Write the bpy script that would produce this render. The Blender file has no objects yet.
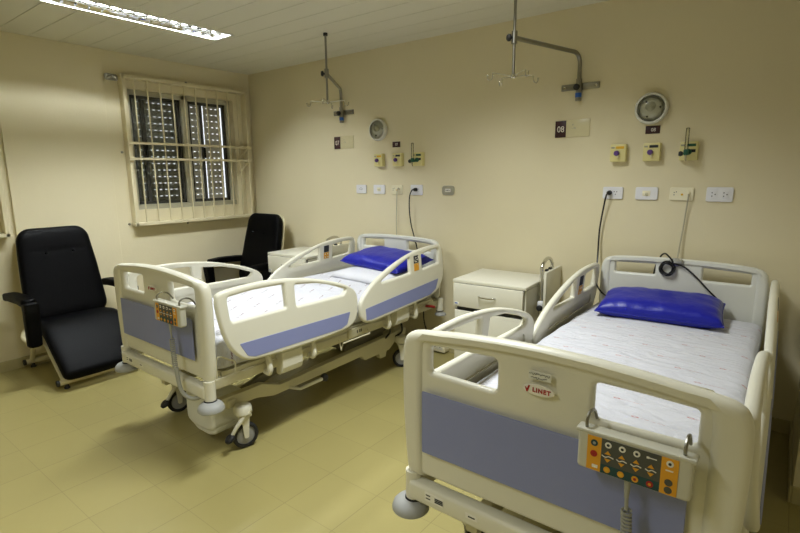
import bpy, bmesh, math, random
from mathutils import Vector, Matrix, noise
random.seed(7)
PI = math.pi
scn = bpy.context.scene
COL = scn.collection

# ------------------------------------------------------------------ materials
def lin(r, g, b):
    def f(c):
        c /= 255.0
        return c / 12.92 if c <= 0.04045 else ((c + 0.055) / 1.055) ** 2.4
    return (f(r), f(g), f(b), 1.0)

def mat(name, rgb, rough=0.5, metal=0.0, var=0.04, scale=6.0, bump=0.0, bscale=60.0, spec=0.5, coat=0.0):
    m = bpy.data.materials.new(name); m.use_nodes = True
    nt = m.node_tree; b = nt.nodes['Principled BSDF']
    tc = nt.nodes.new('ShaderNodeTexCoord')
    nz = nt.nodes.new('ShaderNodeTexNoise'); nz.inputs['Scale'].default_value = scale; nz.inputs['Detail'].default_value = 4
    nt.links.new(tc.outputs['Object'], nz.inputs['Vector'])
    mx = nt.nodes.new('ShaderNodeMix'); mx.data_type = 'RGBA'
    c = lin(*rgb)
    mx.inputs[6].default_value = tuple(x * (1 - var) for x in c[:3]) + (1,)
    mx.inputs[7].default_value = tuple(min(1, x * (1 + var)) for x in c[:3]) + (1,)
    nt.links.new(nz.outputs['Fac'], mx.inputs[0])
    nt.links.new(mx.outputs[2], b.inputs['Base Color'])
    b.inputs['Roughness'].default_value = rough; b.inputs['Metallic'].default_value = metal
    b.inputs['Specular IOR Level'].default_value = spec
    b.inputs['Coat Weight'].default_value = coat
    if bump:
        n2 = nt.nodes.new('ShaderNodeTexNoise'); n2.inputs['Scale'].default_value = bscale; n2.inputs['Detail'].default_value = 3
        nt.links.new(tc.outputs['Object'], n2.inputs['Vector'])
        bp = nt.nodes.new('ShaderNodeBump'); bp.inputs['Strength'].default_value = bump; bp.inputs['Distance'].default_value = 0.01
        nt.links.new(n2.outputs['Fac'], bp.inputs['Height']); nt.links.new(bp.outputs['Normal'], b.inputs['Normal'])
    return m

def emis(name, rgb, strength):
    m = bpy.data.materials.new(name); m.use_nodes = True
    b = m.node_tree.nodes['Principled BSDF']
    b.inputs['Base Color'].default_value = lin(*rgb)
    b.inputs['Emission Color'].default_value = lin(*rgb); b.inputs['Emission Strength'].default_value = strength
    return m

def mathn(nt, op, a, b=None, clamp=False):
    n = nt.nodes.new('ShaderNodeMath'); n.operation = op; n.use_clamp = clamp
    for i, v in enumerate((a, b)):
        if v is None: continue
        if isinstance(v, (int, float)): n.inputs[i].default_value = v
        else: nt.links.new(v, n.inputs[i])
    return n.outputs[0]

def floor_mat():
    m = mat('floor tile', (163, 152, 97), 0.34, 0, 0.06, 3.0, 0.02, 30, 0.5)
    nt = m.node_tree; b = nt.nodes['Principled BSDF']
    tc = nt.nodes.new('ShaderNodeTexCoord'); sp = nt.nodes.new('ShaderNodeSeparateXYZ')
    nt.links.new(tc.outputs['Object'], sp.inputs[0])
    def joint(out, org, pitch, w):
        f = mathn(nt, 'FRACT', mathn(nt, 'DIVIDE', mathn(nt, 'SUBTRACT', out, org - 20 * pitch), pitch))
        d = mathn(nt, 'ABSOLUTE', mathn(nt, 'SUBTRACT', f, 0.5))
        return mathn(nt, 'GREATER_THAN', d, 0.5 - w / pitch)
    jx = joint(sp.outputs[0], 1.508, 0.3145, 0.0016)
    jy = joint(sp.outputs[1], -2.206, 0.3035, 0.0012)
    j = mathn(nt, 'MAXIMUM', jx, mathn(nt, 'MULTIPLY', jy, 0.75))
    # per-tile tone
    cx = mathn(nt, 'FLOOR', mathn(nt, 'DIVIDE', mathn(nt, 'SUBTRACT', sp.outputs[0], 1.508), 0.3145))
    cy = mathn(nt, 'FLOOR', mathn(nt, 'DIVIDE', mathn(nt, 'SUBTRACT', sp.outputs[1], -2.206), 0.3035))
    cb = nt.nodes.new('ShaderNodeCombineXYZ'); nt.links.new(cx, cb.inputs[0]); nt.links.new(cy, cb.inputs[1])
    wn = nt.nodes.new('ShaderNodeTexWhiteNoise'); nt.links.new(cb.outputs[0], wn.inputs['Vector'])
    tone = mathn(nt, 'ADD', mathn(nt, 'MULTIPLY', wn.outputs['Value'], 0.07), 0.965)
    tone = mathn(nt, 'MULTIPLY', tone, mathn(nt, 'SUBTRACT', 1.0, mathn(nt, 'MULTIPLY', j, 0.34)))
    src = b.inputs['Base Color'].links[0].from_socket
    vm = nt.nodes.new('ShaderNodeVectorMath'); vm.operation = 'SCALE'
    nt.links.new(src, vm.inputs[0]); nt.links.new(tone, vm.inputs['Scale'])
    nt.links.new(vm.outputs[0], b.inputs['Base Color'])
    return m

def sheet_mat(name, turn, ink=(176, 96, 88), kl=.38, kw=.022, kh=.17):
    """white cotton with rows of small reddish printed marks"""
    m = mat(name, (207, 207, 213), 0.85, 0, 0.02, 5, 0.0, 40, 0.2)
    nt = m.node_tree; b = nt.nodes['Principled BSDF']
    tc = nt.nodes.new('ShaderNodeTexCoord')
    mp = nt.nodes.new('ShaderNodeMapping'); mp.inputs['Rotation'].default_value = (0, 0, turn)
    nt.links.new(tc.outputs['Object'], mp.inputs['Vector'])
    sp = nt.nodes.new('ShaderNodeSeparateXYZ'); nt.links.new(mp.outputs[0], sp.inputs[0])
    pv, pu = 0.115, 0.24
    v = mathn(nt, 'DIVIDE', mathn(nt, 'ADD', sp.outputs[1], 10), pv)
    row = mathn(nt, 'FLOOR', v); fv = mathn(nt, 'FRACT', v)
    u = mathn(nt, 'ADD', mathn(nt, 'DIVIDE', mathn(nt, 'ADD', sp.outputs[0], 10), pu), mathn(nt, 'MULTIPLY', row, 0.37))
    cel = mathn(nt, 'FLOOR', u); fu = mathn(nt, 'FRACT', u)
    def inside(x, c, h): return mathn(nt, 'LESS_THAN', mathn(nt, 'ABSOLUTE', mathn(nt, 'SUBTRACT', x, c)), h)
    line = mathn(nt, 'MULTIPLY', inside(fu, 0.52, kh), inside(fv, 0.5, kw))
    nz = nt.nodes.new('ShaderNodeTexNoise'); nz.inputs['Scale'].default_value = 170
    nt.links.new(mp.outputs[0], nz.inputs['Vector'])
    line = mathn(nt, 'MULTIPLY', line, mathn(nt, 'GREATER_THAN', nz.outputs['Fac'], 0.47))
    du = mathn(nt, 'MULTIPLY', mathn(nt, 'SUBTRACT', fu, 0.30), pu / 0.013)
    dv = mathn(nt, 'MULTIPLY', mathn(nt, 'SUBTRACT', fv, 0.5), pv / 0.006)
    r = mathn(nt, 'ADD', mathn(nt, 'MULTIPLY', du, du), mathn(nt, 'MULTIPLY', dv, dv))
    ring = mathn(nt, 'MULTIPLY', mathn(nt, 'LESS_THAN', r, 1.0), mathn(nt, 'GREATER_THAN', r, 0.2))
    k = mathn(nt, 'MAXIMUM', mathn(nt, 'MULTIPLY', line, kl), mathn(nt, 'MULTIPLY', ring, 0.7))
    src = b.inputs['Base Color'].links[0].from_socket
    mx = nt.nodes.new('ShaderNodeMix'); mx.data_type = 'RGBA'
    nt.links.new(k, mx.inputs[0]); nt.links.new(src, mx.inputs[6]); mx.inputs[7].default_value = lin(*ink)
    nt.links.new(mx.outputs[2], b.inputs['Base Color'])
    # creases of the cloth
    mp2 = nt.nodes.new('ShaderNodeMapping'); mp2.inputs['Scale'].default_value = (3.0, 9.0, 3.0); mp2.inputs['Rotation'].default_value = (0, 0, 0.35)
    nt.links.new(tc.outputs['Object'], mp2.inputs['Vector'])
    n2 = nt.nodes.new('ShaderNodeTexNoise'); n2.inputs['Scale'].default_value = 2.2; n2.inputs['Detail'].default_value = 5; n2.inputs['Distortion'].default_value = 1.2
    nt.links.new(mp2.outputs[0], n2.inputs['Vector'])
    bp = nt.nodes.new('ShaderNodeBump'); bp.inputs['Strength'].default_value = 0.6; bp.inputs['Distance'].default_value = 0.035
    nt.links.new(n2.outputs['Fac'], bp.inputs['Height']); nt.links.new(bp.outputs['Normal'], b.inputs['Normal'])
    return m

M = {}
M['wall'] = mat('cream wall paint', (223, 213, 180), 0.62, 0, 0.025, 1.3, 0.06, 45, 0.3)
M['ceiling'] = mat('ceiling plank', (222, 219, 202), 0.5, 0, 0.02, 1.5, 0, 60, 0.4)
M['gap'] = mat('ceiling void', (40, 38, 32), 0.9)
M['floor'] = floor_mat()
M['base'] = mat('baseboard', (186, 176, 132), 0.45)
M['plastic'] = mat('cream bed plastic', (221, 218, 200), 0.36, 0, 0.015, 3, 0.03, 400, 0.5)
M['plastic_white'] = mat('white bed plastic', (222, 222, 212), 0.4, 0, 0.015, 3)
M['frame'] = mat('cream painted steel', (208, 202, 172), 0.42, 0, 0.03, 5)
M['blue'] = mat('lavender blue panel', (134, 141, 186), 0.5, 0, 0.03, 250)
M['bumper'] = mat('grey bumper plastic', (160, 161, 158), 0.5)
M['rubber'] = mat('black rubber', (26, 26, 28), 0.6)
M['dark'] = mat('dark plastic and gap shade', (44, 44, 46), 0.5)  # dark small parts, plus painted shade in the cabinet gaps
M['hub'] = mat('grey wheel hub', (150, 150, 150), 0.45)
M['darkcover'] = mat('grey underbed cover', (120, 116, 98), 0.5)
M['red'] = mat('red lever plastic', (150, 24, 20), 0.4)
M['chrome'] = mat('chrome tube', (205, 203, 196), 0.16, 1.0, 0.03, 20)
M['steel'] = mat('dull steel', (150, 148, 138), 0.34, 1.0, 0.06, 30)
M['alu'] = mat('window aluminium', (186, 182, 160), 0.45, 0.25, 0.03, 8)
M['darkalu'] = mat('dark window gasket', (66, 66, 62), 0.4, 0.1)
M['grille'] = mat('cream grille paint', (220, 210, 176), 0.45, 0, 0.03, 8)
M['shutter'] = mat('grey roller shutter', (186, 184, 172), 0.5, 0, 0.03, 12)
M['leather'] = mat('black leatherette', (3, 3, 4), 0.55, 0, 0.1, 20, 0.1, 180, 0.08)
M['cfirm'] = mat('cream chair shell', (214, 205, 168), 0.45)
M['laminate'] = mat('white cabinet laminate', (222, 219, 202), 0.4, 0, 0.012, 4)
M['vinyl'] = mat('royal blue vinyl', (20, 27, 148), 0.38, 0, 0.08, 9, 0.4, 22, 0.4)
M['sheet'] = sheet_mat('printed white sheet', 0.0)
M['sheet_turned'] = sheet_mat('printed white sheet turned', -2.09, (120, 84, 84), .8, .05, .11)
M['linen'] = mat('plain white linen', (212, 212, 217), 0.85, 0, 0.02, 5, 0.3, 14, 0.2)
M['black'] = mat('black cable', (14, 14, 15), 0.4)
M['cord'] = mat('grey call cord', (176, 170, 146), 0.5)
M['white'] = mat('white switch plastic', (228, 228, 232), 0.32, 0, 0.01)
M['ivory'] = mat('ivory switch plastic', (236, 229, 200), 0.35, 0, 0.01)
M['yellowbox'] = mat('pale yellow outlet box', (222, 212, 148), 0.4, 0, 0.02)
M['greyplate'] = mat('grey metal plate', (168, 165, 148), 0.4, 0.4)
M['purple'] = mat('purple knob', (92, 62, 130), 0.4)
M['green'] = mat('green label', (28, 84, 62), 0.5)
M['yellow'] = mat('yellow label', (222, 176, 38), 0.5)
M['maroon'] = mat('dark maroon sign', (52, 20, 26), 0.4)
M['signtext'] = mat('white sign lettering', (232, 226, 214), 0.5)
M['acrylic'] = mat('cream blank sign plate', (214, 205, 166), 0.25, 0, 0.05, 30)
M['orange'] = mat('orange keypad', (222, 158, 38), 0.5, 0, 0.01)
M['keygrey'] = mat('dark grey keypad', (74, 76, 70), 0.5, 0, 0.01)
M['teal'] = mat('teal keypad strip', (20, 66, 70), 0.5, 0, 0.01)
M['pendant'] = mat('pendant grey plastic', (196, 194, 178), 0.4)
M['coil'] = mat('grey coiled cable', (158, 158, 148), 0.5)
M['brandred'] = mat('red lettering', (168, 28, 30), 0.5)
M['sticker'] = mat('pale sticker', (234, 231, 220), 0.45)
M['ink'] = mat('dark ink', (36, 40, 44), 0.6)
M['blueclip'] = mat('blue tape', (40, 92, 176), 0.5)
M['tubewhite'] = emis('fluorescent tube', (246, 252, 255), 320.0)
M['reflector'] = mat('white enamel reflector', (232, 232, 226), 0.3, 0.0, 0.01)
M['louver'] = mat('bright aluminium louver', (222, 222, 222), 0.07, 1.0, 0.02)
M['ceramic'] = mat('lamp reflector', (206, 206, 190), 0.35)

def glass(name, rgb, rough, alpha_mix):
    m = bpy.data.materials.new(name); m.use_nodes = True
    nt = m.node_tree; nt.nodes.remove(nt.nodes['Principled BSDF'])
    out = nt.nodes['Material Output']
    t = nt.nodes.new('ShaderNodeBsdfTransparent'); t.inputs[0].default_value = lin(*rgb)
    g = nt.nodes.new('ShaderNodeBsdfGlossy'); g.inputs['Roughness'].default_value = rough
    fr = nt.nodes.new('ShaderNodeFresnel'); fr.inputs[0].default_value = 1.5
    a = nt.nodes.new('ShaderNodeMath'); a.operation = 'ADD'; a.inputs[1].default_value = alpha_mix; nt.links.new(fr.outputs[0], a.inputs[0])
    mx = nt.nodes.new('ShaderNodeMixShader')
    nt.links.new(a.outputs[0], mx.inputs[0]); nt.links.new(t.outputs[0], mx.inputs[1]); nt.links.new(g.outputs[0], mx.inputs[2])
    nt.links.new(mx.outputs[0], out.inputs['Surface'])
    return m
M['pane'] = glass('window glass', (232, 234, 232), 0.02, 0.0)
M['dome'] = glass('lamp dome glass', (240, 240, 232), 0.12, 0.04)
M['tape'] = glass('clear plastic', (236, 236, 236), 0.2, 0.15)

# ------------------------------------------------------------------ mesh helpers
def box(bm, c, s, bev=0.0, rot=None, seg=2):
    """axis box: centre c, size s, optional bevel and rotation matrix (about its centre)"""
    t = bmesh.new()
    bmesh.ops.create_cube(t, size=1.0)
    bmesh.ops.scale(t, vec=Vector(s), verts=t.verts)
    if bev > 0:
        bev = min(bev, min(s) * 0.49)
        bmesh.ops.bevel(t, geom=list(t.edges), offset=bev, segments=seg, affect='EDGES', profile=0.5)
    mm = Matrix.Translation(Vector(c)) @ (rot.to_4x4() if rot is not None else Matrix())
    bmesh.ops.transform(t, matrix=mm, verts=t.verts)
    merge(bm, t)

def merge(bm, t):
    me = bpy.data.meshes.new('tmp'); t.to_mesh(me); t.free(); bm.from_mesh(me); bpy.data.meshes.remove(me)

def catmull(pts, n=6, closed=False):
    P = [Vector(p) for p in pts]; out = []; L = len(P)
    rng = range(L) if closed else range(L - 1)
    for i in rng:
        if closed: p0, p1, p2, p3 = P[(i - 1) % L], P[i], P[(i + 1) % L], P[(i + 2) % L]
        else: p0, p1, p2, p3 = P[max(i - 1, 0)], P[i], P[i + 1], P[min(i + 2, L - 1)]
        for k in range(n):
            t = k / n
            out.append(0.5 * ((2 * p1) + (p2 - p0) * t + (2 * p0 - 5 * p1 + 4 * p2 - p3) * t * t + (-p0 + 3 * p1 - 3 * p2 + p3) * t ** 3))
    if not closed: out.append(P[-1])
    return out

def rpoly(pts, r, n=5):
    """closed polygon with rounded corners; r is one radius or a list"""
    L = len(pts); out = []
    for i in range(L):
        ri = r[i] if isinstance(r, (list, tuple)) else r
        p = Vector(pts[i]); a = Vector(pts[i - 1]) - p; b = Vector(pts[(i + 1) % L]) - p
        if ri <= 0: out.append(tuple(p)); continue
        la, lb = a.length, b.length; a.normalize(); b.normalize()
        ang = a.angle(b); d = min(ri / math.tan(ang / 2), la * 0.48, lb * 0.48)
        s, e = p + a * d, p + b * d
        for k in range(n + 1):
            t = k / n
            out.append(tuple((1 - t) ** 2 * s + 2 * t * (1 - t) * p + t * t * e))
    return out

def tube(bm, pts, r, seg=10, cap=True, smooth=0, closed=False):
    P = catmull(pts, smooth, closed) if smooth else [Vector(p) for p in pts]
    n = len(P); rings = []; up = None
    for i, p in enumerate(P):
        if closed: t = P[(i + 1) % n] - P[i - 1]
        else: t = P[min(i + 1, n - 1)] - P[max(i - 1, 0)]
        if t.length < 1e-9: t = Vector((0, 0, 1))
        t.normalize()
        if up is None:
            up = Vector((0, 0, 1)) if abs(t.z) < 0.9 else Vector((1, 0, 0))
        x = up.cross(t)
        if x.length < 1e-6: x = Vector((1, 0, 0)).cross(t)
        x.normalize(); y = t.cross(x); up = y
        rr = r(i / max(n - 1, 1)) if callable(r) else r
        rings.append([bm.verts.new(p + rr * (math.cos(a) * x + math.sin(a) * y)) for a in [2 * PI * k / seg for k in range(seg)]])
    m = n if closed else n - 1
    for i in range(m):
        A, B = rings[i], rings[(i + 1) % n]
        for k in range(seg):
            bm.faces.new((A[k], A[(k + 1) % seg], B[(k + 1) % seg], B[k]))
    if cap and not closed:
        bm.faces.new(list(reversed(rings[0]))); bm.faces.new(rings[-1])

def lathe(bm, prof, axis='z', c=(0, 0, 0), seg=28):
    """prof = [(radius, height)...] turned round an axis through c"""
    c = Vector(c); rings = []
    def place(r, h, a):
        u, v = r * math.cos(a), r * math.sin(a)
        if axis == 'z': return c + Vector((u, v, h))
        if axis == 'y': return c + Vector((u, h, v))
        return c + Vector((h, u, v))
    for r, h in prof:
        if r < 1e-6: rings.append([bm.verts.new(place(0, h, 0))])
        else: rings.append([bm.verts.new(place(r, h, 2 * PI * k / seg)) for k in range(seg)])
    for A, B in zip(rings, rings[1:]):
        for k in range(seg):
            j = (k + 1) % seg
            if len(A) == 1 and len(B) > 1: f = (A[0], B[j], B[k])
            elif len(B) == 1 and len(A) > 1: f = (A[k], A[j], B[0])
            elif len(A) > 1: f = (A[k], A[j], B[j], B[k])
            else: continue
            bm.faces.new(f)

def plate(outer, holes, t, bev, mp, seg=3, w0=0.0):
    """flat 2D outline with holes, thickness t centred on w0, rounded rims; mp maps (u,v,w) to a point"""
    bm = bmesh.new(); edges = []
    for loop in [outer] + list(holes):
        vs = [bm.verts.new((p[0], p[1], 0)) for p in loop]
        for i in range(len(vs)): edges.append(bm.edges.new((vs[i], vs[(i + 1) % len(vs)])))
    bmesh.ops.triangle_fill(bm, edges=edges, use_beauty=True, use_dissolve=False)
    bmesh.ops.recalc_face_normals(bm, faces=bm.faces)
    for f in bm.faces:
        if f.normal.z < 0: f.normal_flip()
    top = list(bm.faces)
    r = bmesh.ops.duplicate(bm, geom=list(bm.verts) + list(bm.edges) + list(bm.faces))
    vm = r['vert_map']
    rims = [e for e in edges if e.is_valid]
    low = [x for x in r['geom'] if isinstance(x, bmesh.types.BMFace)]
    for v in {v for f in low for v in f.verts}: v.co.z = -t / 2
    for f in top:
        for v in f.verts: v.co.z = t / 2
    for f in low: f.normal_flip()
    for e in rims:
        a, b = e.verts
        try: bm.faces.new((a, b, vm[b], vm[a]))
        except Exception: pass
    bmesh.ops.recalc_face_normals(bm, faces=bm.faces)
    if bev > 0:
        rim = [e for e in bm.edges if len(e.link_faces) == 2 and abs(e.verts[0].co.z - e.verts[1].co.z) < 1e-7
               and e.link_faces[0].normal.dot(e.link_faces[1].normal) < 0.5]
        bmesh.ops.bevel(bm, geom=rim, offset=bev, segments=seg, affect='EDGES', profile=0.5, clamp_overlap=False)
    for v in bm.verts: v.co = Vector(mp(v.co.x, v.co.y, v.co.z + w0))
    bmesh.ops.recalc_face_normals(bm, faces=bm.faces)
    return bm

def obj(name, bm, m, parent=None, off=(0, 0, 0), loc=None, smooth=True, angle=38, wn=False):
    if off != (0, 0, 0): bmesh.ops.translate(bm, vec=Vector(off), verts=bm.verts)
    me = bpy.data.meshes.new(name); bmesh.ops.recalc_face_normals(bm, faces=bm.faces) if not wn else None
    bm.to_mesh(me); bm.free()
    for x in (m if isinstance(m, (list, tuple)) else [m]): me.materials.append(x)
    if smooth:
        me.shade_smooth(); me.set_sharp_from_angle(angle=math.radians(angle))
    o = bpy.data.objects.new(name, me); COL.objects.link(o)
    if parent: o.parent = parent
    if loc: o.location = loc
    if wn:
        w = o.modifiers.new('weighted', 'WEIGHTED_NORMAL'); w.weight = 100; w.keep_sharp = True
    return o

def tag(o, label, cat, group=None):
    o['label'] = label; o['category'] = cat
    if group: o['group'] = group
    return o

def thing(name, label, cat, loc=(0, 0, 0), rz=0.0, group=None):
    o = bpy.data.objects.new(name, None); COL.objects.link(o); o.empty_display_size = 0.1
    o.location = loc; o.rotation_euler = (0, 0, rz)
    return tag(o, label, cat, group)

def struct(name, bm, m, parent=None, **kw):
    o = obj(name, bm, m, parent, **kw)
    if parent is None: o['kind'] = 'structure'
    return o

def copy_tree(o, parent=None):
    c = o.copy(); COL.objects.link(c)
    if parent: c.parent = parent
    for ch in list(o.children): copy_tree(ch, c)
    return c

def text_mesh(s, size, depth=0.0006, bold=0.0):
    cu = bpy.data.curves.new('t', 'FONT'); cu.body = s; cu.size = size; cu.extrude = depth; cu.offset = bold; cu.space_character = 1.0 + 330 * bold; cu.align_x = 'CENTER'; cu.align_y = 'CENTER'
    o = bpy.data.objects.new('t', cu); COL.objects.link(o)
    dg = bpy.context.evaluated_depsgraph_get(); dg.update()
    me = bpy.data.meshes.new_from_object(o.evaluated_get(dg))
    bpy.data.objects.remove(o); bpy.data.curves.remove(cu)
    return me

def text_bm(s, size, c, sx=1.0, bold=0.0):
    """text standing in the XZ plane, read from -Y, centred on c"""
    me = text_mesh(s, size, bold=bold)
    bm = bmesh.new(); bm.from_mesh(me); bpy.data.meshes.remove(me)
    xs = [v.co.x for v in bm.verts]; ys = [v.co.y for v in bm.verts]
    mx, my = (min(xs) + max(xs)) / 2, (min(ys) + max(ys)) / 2
    for v in bm.verts:
        x, y, z = v.co; v.co = Vector((c[0] + (x - mx) * sx, c[1] - z, c[2] + y - my))
    return bm

XZ = lambda u, v, w: (u, -w, v)          # a plate facing -Y
YZ = lambda u, v, w: (w, u, v)           # a plate facing +X

# ------------------------------------------------------------------ room
H = 2.6025
XR, YF = 5.62, -5.2
LX0, LX1, LY0, LY1 = 1.02, 1.25, -2.27, -1.04     # mouth of the ceiling lamp

bm = bmesh.new(); box(bm, (XR / 2, YF / 2, -0.05), (XR + 0.4, -YF + 0.4, 0.1)); struct('floor', bm, M['floor'], smooth=False)
# ceiling: painted metal planks running along X with open joints
bm = bmesh.new()
pitch, j0 = 0.2075, -0.99
k = 5
while True:
    ya = j0 + k * pitch; yb = ya - pitch; k -= 1
    if yb >= 0: continue
    if ya <= YF: break
    a, b = min(ya - 0.0022, 0), max(yb + 0.0022, YF)
    spans = [(a, b)]
    for cut in (LY0, LY1):
        spans = [s for (p, q) in spans for s in ([(p, cut), (cut, q)] if q < cut < p else [(p, q)])]
    for p, q in spans:
        mid = (p + q) / 2
        xs = [(0, LX0), (LX1, XR)] if LY0 < mid < LY1 else [(0, XR)]
        for x0, x1 in xs: box(bm, ((x0 + x1) / 2, mid, H + 0.006), (x1 - x0, p - q, 0.012))
ce = struct('ceiling', bm, M['ceiling'], smooth=False)
bm = bmesh.new()
for x0, x1, y0, y1 in ((-.1, LX0 - .01, YF, 0.1), (LX1 + .01, XR + .1, YF, 0.1), (LX0 - .01, LX1 + .01, YF, LY0 - .01), (LX0 - .01, LX1 + .01, LY1 + .01, 0.1)):
    box(bm, ((x0 + x1) / 2, (y0 + y1) / 2, H + 0.03), (x1 - x0, y1 - y0, 0.03))
struct('ceiling_backing', bm, M['gap'], ce, smooth=False)

bm = bmesh.new(); box(bm, (XR / 2, 0.06, H / 2), (XR + 0.4, 0.12, H + .1)); struct('wall_back', bm, M['wall'], smooth=False)
# window wall with two openings
WY0, WY1, WZ0, WZ1 = -1.31, -0.22, 1.215, 2.31
W2 = (-3.36, -2.47)
bm = bmesh.new()
def wseg(y0, y1, z0, z1): box(bm, (-0.11, (y0 + y1) / 2, (z0 + z1) / 2), (0.22, y1 - y0, z1 - z0))
wseg(YF - .1, W2[0], -.05, H + .05); wseg(W2[0], W2[1], -.05, WZ0); wseg(W2[0], W2[1], WZ1, H + .05)
wseg(W2[1], WY0, -.05, H + .05); wseg(WY0, WY1, -.05, WZ0); wseg(WY0, WY1, WZ1, H + .05); wseg(WY1, 0.1, -.05, H + .05)
struct('wall_left', bm, M['wall'], smooth=False)
bm = bmesh.new(); box(bm, (0.012, (-2.285 - 1.516) / 2, H / 2), (0.024, 0.769, H), 0.003); struct('trim_1', bm, M['wall'], smooth=False)
bm = bmesh.new(); box(bm, (XR + 0.06, YF / 2, H / 2), (0.12, -YF + 0.4, H + .1)); struct('wall_right', bm, M['wall'], smooth=False)
bm = bmesh.new(); box(bm, (XR / 2, YF - 0.06, H / 2), (XR + 0.4, 0.12, H + .1)); struct('wall_front', bm, M['wall'], smooth=False)
bm = bmesh.new(); box(bm, ((4.972 + XR) / 2, -0.385, H / 2), (XR - 4.972, 0.77, H)); struct('trim_2', bm, M['wall'], smooth=False)
bm = bmesh.new(); box(bm, (4.965 / 2, -0.006, 0.0425), (4.965, 0.012, 0.085), 0.003); struct('baseboard_back', bm, M['base'], smooth=False)
bm = bmesh.new(); box(bm, (0.006, (YF - 2.285) / 2, 0.0425), (0.012, -2.285 - YF, 0.085), 0.003)
box(bm, (0.03, -1.9, 0.0425), (0.012, 0.79, 0.085), 0.003); box(bm, (0.006, -0.758, 0.0425), (0.012, 1.516, 0.085), 0.003)
struct('baseboard_left', bm, M['base'], smooth=False)
bm = bmesh.new(); box(bm, (4.966, -0.385, 0.0425), (0.012, 0.79, 0.085), 0.003); box(bm, ((4.972 + XR) / 2, -0.776, 0.0425), (XR - 4.972, 0.012, 0.085), 0.003)
struct('baseboard_right', bm, M['base'], smooth=False)

# windows: aluminium frame, two sliding leaves, roller shutter with slotted slats outside
def window(n, y0, y1):
    z0, z1 = WZ0, WZ1
    bm = bmesh.new()
    x = -0.10; fw = 0.045; D = 0.07
    ym = (y0 + y1) / 2 + 0.03
    for c, s in (((x, (y0 + y1) / 2, z1 - fw / 2), (D, y1 - y0, fw)), ((x, (y0 + y1) / 2, z0 + fw / 2), (D + .05, y1 - y0, fw)),
                 ((x, y0 + fw / 2, (z0 + z1) / 2), (D, fw, z1 - z0)), ((x, y1 - fw / 2, (z0 + z1) / 2), (D, fw, z1 - z0)),
                 ((x, ym, (z0 + z1) / 2), (D, 0.075, z1 - z0))):
        box(bm, c, s, 0.004)
    w = struct('window_%d' % n, bm, M['alu'], smooth=False)
    for a, b in ((y0 + fw, ym - 0.0375), (ym + 0.0375, y1 - fw)):
        s = bmesh.new(); t = 0.028; xm = x - 0.006
        mid = a + 0.26 * (b - a) if a < ym else a + 0.165
        for c, sz in (((xm, a + t / 2, (z0 + z1) / 2), (0.03, t, z1 - z0 - 2 * fw)), ((xm, b - t / 2, (z0 + z1) / 2), (0.03, t, z1 - z0 - 2 * fw)),
                      ((xm, (a + b) / 2, z1 - fw - t / 2), (0.03, b - a, t)), ((xm, (a + b) / 2, z0 + fw + t / 2), (0.03, b - a, t)),
                      ((xm - .012, mid, (z0 + z1) / 2), (0.03, 0.036 if a < ym else 0.018, z1 - z0 - 2 * fw))):
            box(s, c, sz, 0.002)
        f = obj('sash', s, M['darkalu'], w, smooth=False)
        l = bmesh.new(); box(l, (xm + 0.02, mid, (z0 + z1) / 2 + .0), (0.018, 0.016, 0.11), 0.004); obj('latch', l, M['rubber'], f)
        if a > ym: continue
        g = bmesh.new(); box(g, (xm, (a + b) / 2, (z0 + z1) / 2), (0.005, b - a - 2 * t, z1 - z0 - 2 * fw - 2 * t)); obj('pane', g, M['pane'], f, smooth=False)
    # shutter: three hanging panels, light shows through slots and between the panels
    for a, b in ((y0 + 0.015, ym - 0.005), (ym + 0.0, ym + 0.262), (ym + 0.280, y1 - 0.040)):
        s = bmesh.new(); px = -0.2
        ys = [a]; y = a + 0.03
        while y + 0.034 < b - 0.02: ys += [y, y + 0.026]; y += 0.054
        ys.append(b)
        zs = [z0 + 0.01]; z = z0 + 0.045
        while z + 0.012 < z1 - 0.03: zs += [z, z + 0.0105]; z += 0.064
        zs.append(z1)
        V = [[s.verts.new((px + (0.006 if k % 2 else 0.0), yy, zz)) for yy in ys] for k, zz in enumerate(zs)]
        for k in range(len(zs) - 1):
            for i in range(len(ys) - 1):
                if k % 2 == 1 and i % 2 == 1: continue
                s.faces.new((V[k][i], V[k][i + 1], V[k + 1][i + 1], V[k + 1][i]))
        sh = obj('roller_shutter', s, M['shutter'], w, smooth=False)
        so = sh.modifiers.new('thick', 'SOLIDIFY'); so.thickness = 0.008; so.offset = 0
    return w
window(1, WY0, WY1); window(2, *W2)

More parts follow.
